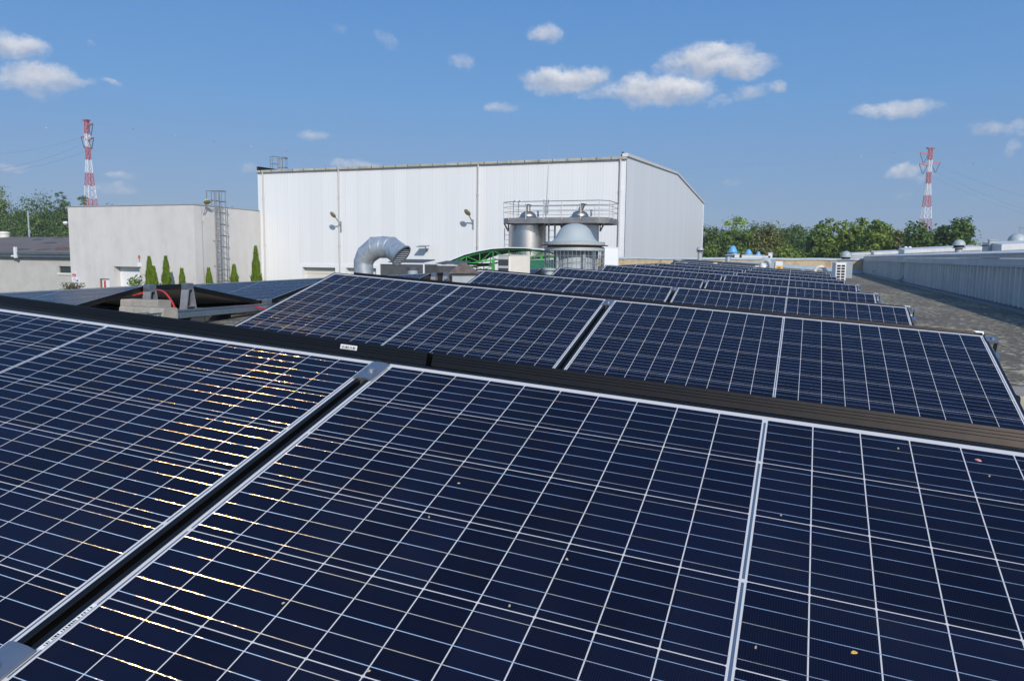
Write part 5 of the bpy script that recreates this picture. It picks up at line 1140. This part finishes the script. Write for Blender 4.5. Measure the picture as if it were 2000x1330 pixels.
tree_px(124, 404, 44, 110, 'dark tree touching the left edge of the grey block', L_DARK, 27, group=TL, n=7600)
tree_px(156, 391, 42, 116, 'tree crown showing over the block below the left mast', L_DARK, 28, group=TL)
tree_px(206, 398, 30, 130, 'small crown just above the middle of the grey block', L_MID, 29, group=TL, n=1500)
tree_px(447, 394, 34, 118, 'tree crown showing above the side of the grey block', L_DARK, 30, group=TL, n=2000)
lob = []
for i in range(18):
    b = at(-30 + i * 12, 425 + rg.uniform(-6, 6), 135); lob.append((b.x, b.y, b.z - 4, 5, 4, 5))
o = crown_mesh(lob, 7000, .7, rg).build('wood', L_DARK); tag(o, 'far wood filling in behind the left trees', 'wood', kind='stuff')
# thujas
def thuja(px, pytop, wpx, Y, label, seed):
    rg = random.Random(seed); b = at(px, pytop, Y); s = (b - CAM).dot(FWD) / F; h = b.z + 5; wd = wpx * s * .80
    e = empty('thuja', label, 'conifer', T(b.x, Y, -5), 'columnar thujas before the walls'); mb = MB(); vs = []; fs = []
    for i in range(5200):
        t = rg.random() ** 1.25; r = wd * (1 - t) ** .72 * min(1, .75 + t * 1.2) * (.45 + .6 * rg.random()) * (1 + .16 * math.sin(t * 31 + seed + 2 * rg.random())) + .03; a = rg.uniform(0, 6.28); p = Vector((r * math.cos(a), r * math.sin(a), .25 + t * (h - .3)))
        d = Vector((math.cos(a) * .5, math.sin(a) * .5, 1)).normalized(); sd_ = d.cross(Vector((math.sin(a + rg.uniform(-1, 1)), math.cos(a), .2))).normalized(); L_ = rg.uniform(.14, .38) * (1 - .5 * t); o = len(vs)
        vs += [p - sd_ * .06, p + sd_ * .06, p + d * L_]; fs.append((o, o + 1, o + 2))
    mb.add(vs, fs); mb.build('foliage', L_THUJA, e); MB().tube([(0, 0, 0), (0, 0, h * .9)], [.09, .02], 7).build('trunk', M_BARK, e)
    co = MB(); co.lathe([(wd * .42, .3), (wd * .4, h * .3), (wd * .2, h * .65), (.02, h * .85)], n=10); co.build('inner_foliage', L_THUJA, e)
for i, (px, pt_, w_, Y, lb) in enumerate([(291, 502, 17, 42.6, 'tall thuja at the right of the white gate'), (300, 521, 13, 42.4, 'shorter thuja hugging the tall one by the gate'), (323.5, 501, 17, 42.6, 'tall thuja in the middle of the grey block front'), (355, 525, 14, 42.6, 'short thuja left of the grey block corner'),
                                        (407.5, 524, 14, 45.5, 'short thuja at the foot of the cage ladder'), (457, 517, 18, 46.5, 'medium thuja right of the cage ladder'), (499, 481, 18, 48.5, 'tallest thuja at the left corner of the white hall')]): thuja(px, pt_, w_, Y, lb, i + 3)
def shrub(px, py, wpx, hpx, Y, m, label, seed, n=350, l_=.16):
    rg = random.Random(seed); b = at(px, py, Y); s = (b - CAM).dot(FWD) / F; e = empty('shrub', label, 'shrub', T(b.x, Y, b.z)); mb = MB(); st = MB()
    for i in range(14):
        a = rg.uniform(-1, 1); tip = Vector((a * wpx * s * .5, rg.uniform(-.4, .4), hpx * s * rg.uniform(.5, 1) * (1 - .5 * abs(a)))); base = Vector((a * .2, 0, -hpx * s - 1.0)); mid = (base + tip) * .5 + Vector((0, 0, hpx * s * .3))
        st.tube([base, mid, tip], [.02, .014, .006], 5)
        for k in range(n // 14):
            t = rg.uniform(.35, 1); p = base.lerp(tip, t) + Vector((rg.gauss(0, .12), rg.gauss(0, .12), rg.gauss(0, .12))); nn = Vector((rg.uniform(-1, 1), rg.uniform(-1, 1), rg.uniform(0, 1))).normalized(); u = nn.orthogonal().normalized(); v_ = nn.cross(u); s2 = l_ * rg.uniform(.5, 1.2)
            mb.add([p - u * s2 * .5, p - v_ * s2 * .25, p + u * s2 * .5, p + v_ * s2 * .25], [(0, 1, 2, 3)])
    mb.build('leaves', m, e); st.build('stems', M_BARK, e)
shrub(139, 560, 44, 9, 41, L_RED, 'reddish brown bush under the notice board', 5, 900, .2)
shrub(263, 552, 20, 14, 41.5, L_MID, 'loose young green sapling in front of the white gate', 6, 260, .3)
# ---------------------------------------------------------------- lattice masts
def mast(px, pytop, D_, rz, label, arms, H_=None):
    b = CAM + ray(px, pytop) * D_; H = b.z + 5; e = empty('lattice_mast', label, 'mast', T(b.x, b.y, -5) @ RZ(rz), 'red and white lattice masts')
    hw = lambda z: .62 + 2.6 * max(0, (H - 14 - z) / (H - 14)) ** 1.05
    m_ = MB(); band = 4.9; z = H; k = 0; cor = [(-1, -1), (1, -1), (1, 1), (-1, 1)]
    while z > 0:
        zb = max(0, z - band); m_.cur = k % 2
        nseg = 2; 
        for j in range(nseg):
            za, zc = z - (z - zb) * j / nseg, z - (z - zb) * (j + 1) / nseg; wa, wc = hw(za), hw(zc)
            for i in range(4):
                c0, c1 = cor[i], cor[(i + 1) % 4]; A0 = (c0[0] * wa, c0[1] * wa, za); A1 = (c1[0] * wa, c1[1] * wa, za); B0 = (c0[0] * wc, c0[1] * wc, zc); B1 = (c1[0] * wc, c1[1] * wc, zc)
                m_.bar(A0, B0, .20); m_.bar(A0, B1, .09); m_.bar(A1, B0, .09); m_.bar(B0, B1, .09)
        z = zb; k += 1
    m_.build('lattice', [M_REDP, M_WHITEP], e)
    m_ = MB(); m_.cbox((0, 0, H + .15), (3.4, 1.6, .3)); [m_.bar((x_, 0, H), (x_ * .3, 0, H - 1.2), .15) for x_ in (-1.5, 1.5)]; m_.build('head_frame', M_REDP, e)
    for (sx, dz) in arms:
        za = H - dz; m_ = MB(); m_.bar((sx * .6, 0, za), (sx * 4.4, 0, za + .7), .42, .35); m_.bar((sx * .6, 0, za + 1.0), (sx * 4.4, 0, za + .7), .18); m_.build('cross_arm', M_REDP, e)
        m_ = MB(); m_.bar((sx * 4.4, 0, za + .6), (sx * 2.7, 0, za - 3.6), .24); m_.bar((sx * .8, 0, za + .2), (sx * 2.5, 0, za - 3.6), .24); m_.build('insulator_strings', M_INS, e)
    return b
TLp = mast(169, 236, 285, -12, 'red and white lattice power mast at the left', [(1, 2.2), (1, 7.4), (-1, 6.5)])
TRp = mast(1818, 290, 315, 20, 'red and white lattice power mast at the right behind the flat crowned tree', [(-1, 2.6), (-1, 7.2), (1, 6.5)])
# power lines with marker balls
def line(P0, P1, sag, r, label, n_=24):
    m_ = MB(); P = [P0.lerp(P1, t / n_) - Vector((0, 0, sag * 4 * (t / n_) * (1 - t / n_))) for t in range(n_ + 1)]
    m_.tube(P, r, 5, False); o = m_.build('power_line', M_INS); tag(o, label, 'power line', 'overhead power lines'); return P
def atd(px, py, D_): return CAM + ray(px, py) * D_
g_ = line(TLp, TRp, 13.5, .011, 'top earth wire strung between the two masts behind the hall')
g1_ = line(TLp, atd(-420, 282, 250), 3, .011, 'top earth wire leaving the left mast to the left')
g3_ = line(TRp, atd(2400, 470, 330), 2, .011, 'top earth wire leaving the right mast to the right')
for (pa, pb, Da, Db, lb) in [((158, 283), (-60, 336), 285, 250, 'upper conductor from the left mast toward the left edge'), ((178, 262), (-60, 303), 285, 250, 'highest conductor from the left mast toward the left edge'), ((176, 292), (-60, 342), 285, 250, 'lower conductor from the left mast toward the left edge'),
                             ((1833, 323), (2080, 400), 315, 320, 'upper conductor from the right mast toward the right edge'), ((1826, 335), (2080, 432), 315, 320, 'middle conductor from the right mast toward the right edge'), ((1806, 338), (2080, 440), 315, 330, 'lower conductor from the right mast toward the right edge')]:
    line(atd(*pa, Da), atd(*pb, Db), 2.0, .026, lb, 10)
bm_ = MB(); bm_.lathe([(.20 * math.cos(i * math.pi / 8 - math.pi / 2) + .0001, .20 * math.sin(i * math.pi / 8 - math.pi / 2)) for i in range(9)], n=12); BW = bm_.mesh('ball', M_WHITEP); BR = bm_.mesh('ball_red', M_REDP)
def nearest(P, px):
    best = None
    for i in range(len(P) - 1):
        for k in range(20):
            p = P[i].lerp(P[i + 1], k / 20); q = p - CAM; xx = 1000 + F * q.dot(RIGHT) / q.dot(FWD)
            if best is None or abs(xx - px) < best[0]: best = (abs(xx - px), p)
    return best[1]
for (P, px, red, lb) in [(g1_, 90, 0, 'white marker ball on the wire left of the left mast'), (g_, 260, 1, 'red marker ball just right of the left mast'), (g_, 341, 0, 'white marker ball, first white one right of the left mast'), (g_, 416, 1, 'red marker ball between two white ones left of the hall'), (g_, 490, 0, 'white marker ball above the left end of the hall'), (g_, 561, 1, 'red marker ball above the roof ladder of the hall'),
                         (g_, 1630, 1, 'red marker ball furthest left of the right mast'), (g_, 1683, 0, 'white marker ball left of the right mast'), (g_, 1747, 1, 'red marker ball next to the right mast'), (g3_, 1901, 1, 'red marker ball right of the right mast'), (g3_, 1934, 0, 'white marker ball right of the right mast')]:
    o = bpy.data.objects.new('marker_ball', BR if red else BW); col.objects.link(o); o.location = nearest(P, px); tag(o, lb, 'marker ball', 'marker balls on the power line')
for o in bpy.data.objects:
    if o.type == 'MESH' and len(o.data.polygons) and any(p.use_smooth for p in o.data.polygons[:4]) and not o.name.startswith(('crown', 'roof', 'wood')) and not o.data.get('se'):
        o.data['se'] = 1
        try: o.data.set_sharp_from_angle(angle=R(38))
        except Exception: pass

# ---------------------------------------------------------------- haze
hm = bpy.data.materials.new('haze'); hm.use_nodes = True; hn = hm.node_tree; hn.nodes.clear()
pv = hn.nodes.new('ShaderNodeVolumePrincipled'); pv.inputs['Color'].default_value = (.80, .86, .95, 1); pv.inputs['Density'].default_value = .00042; pv.inputs['Anisotropy'].default_value = .1
ho = hn.nodes.new('ShaderNodeOutputMaterial'); hn.links.new(pv.outputs[0], ho.inputs['Volume'])
o = MB().box((-520, -80, -6.2), (420, 480, 72)).build('haze', hm); tag(o, 'thin summer haze over the whole site', kind='stuff')
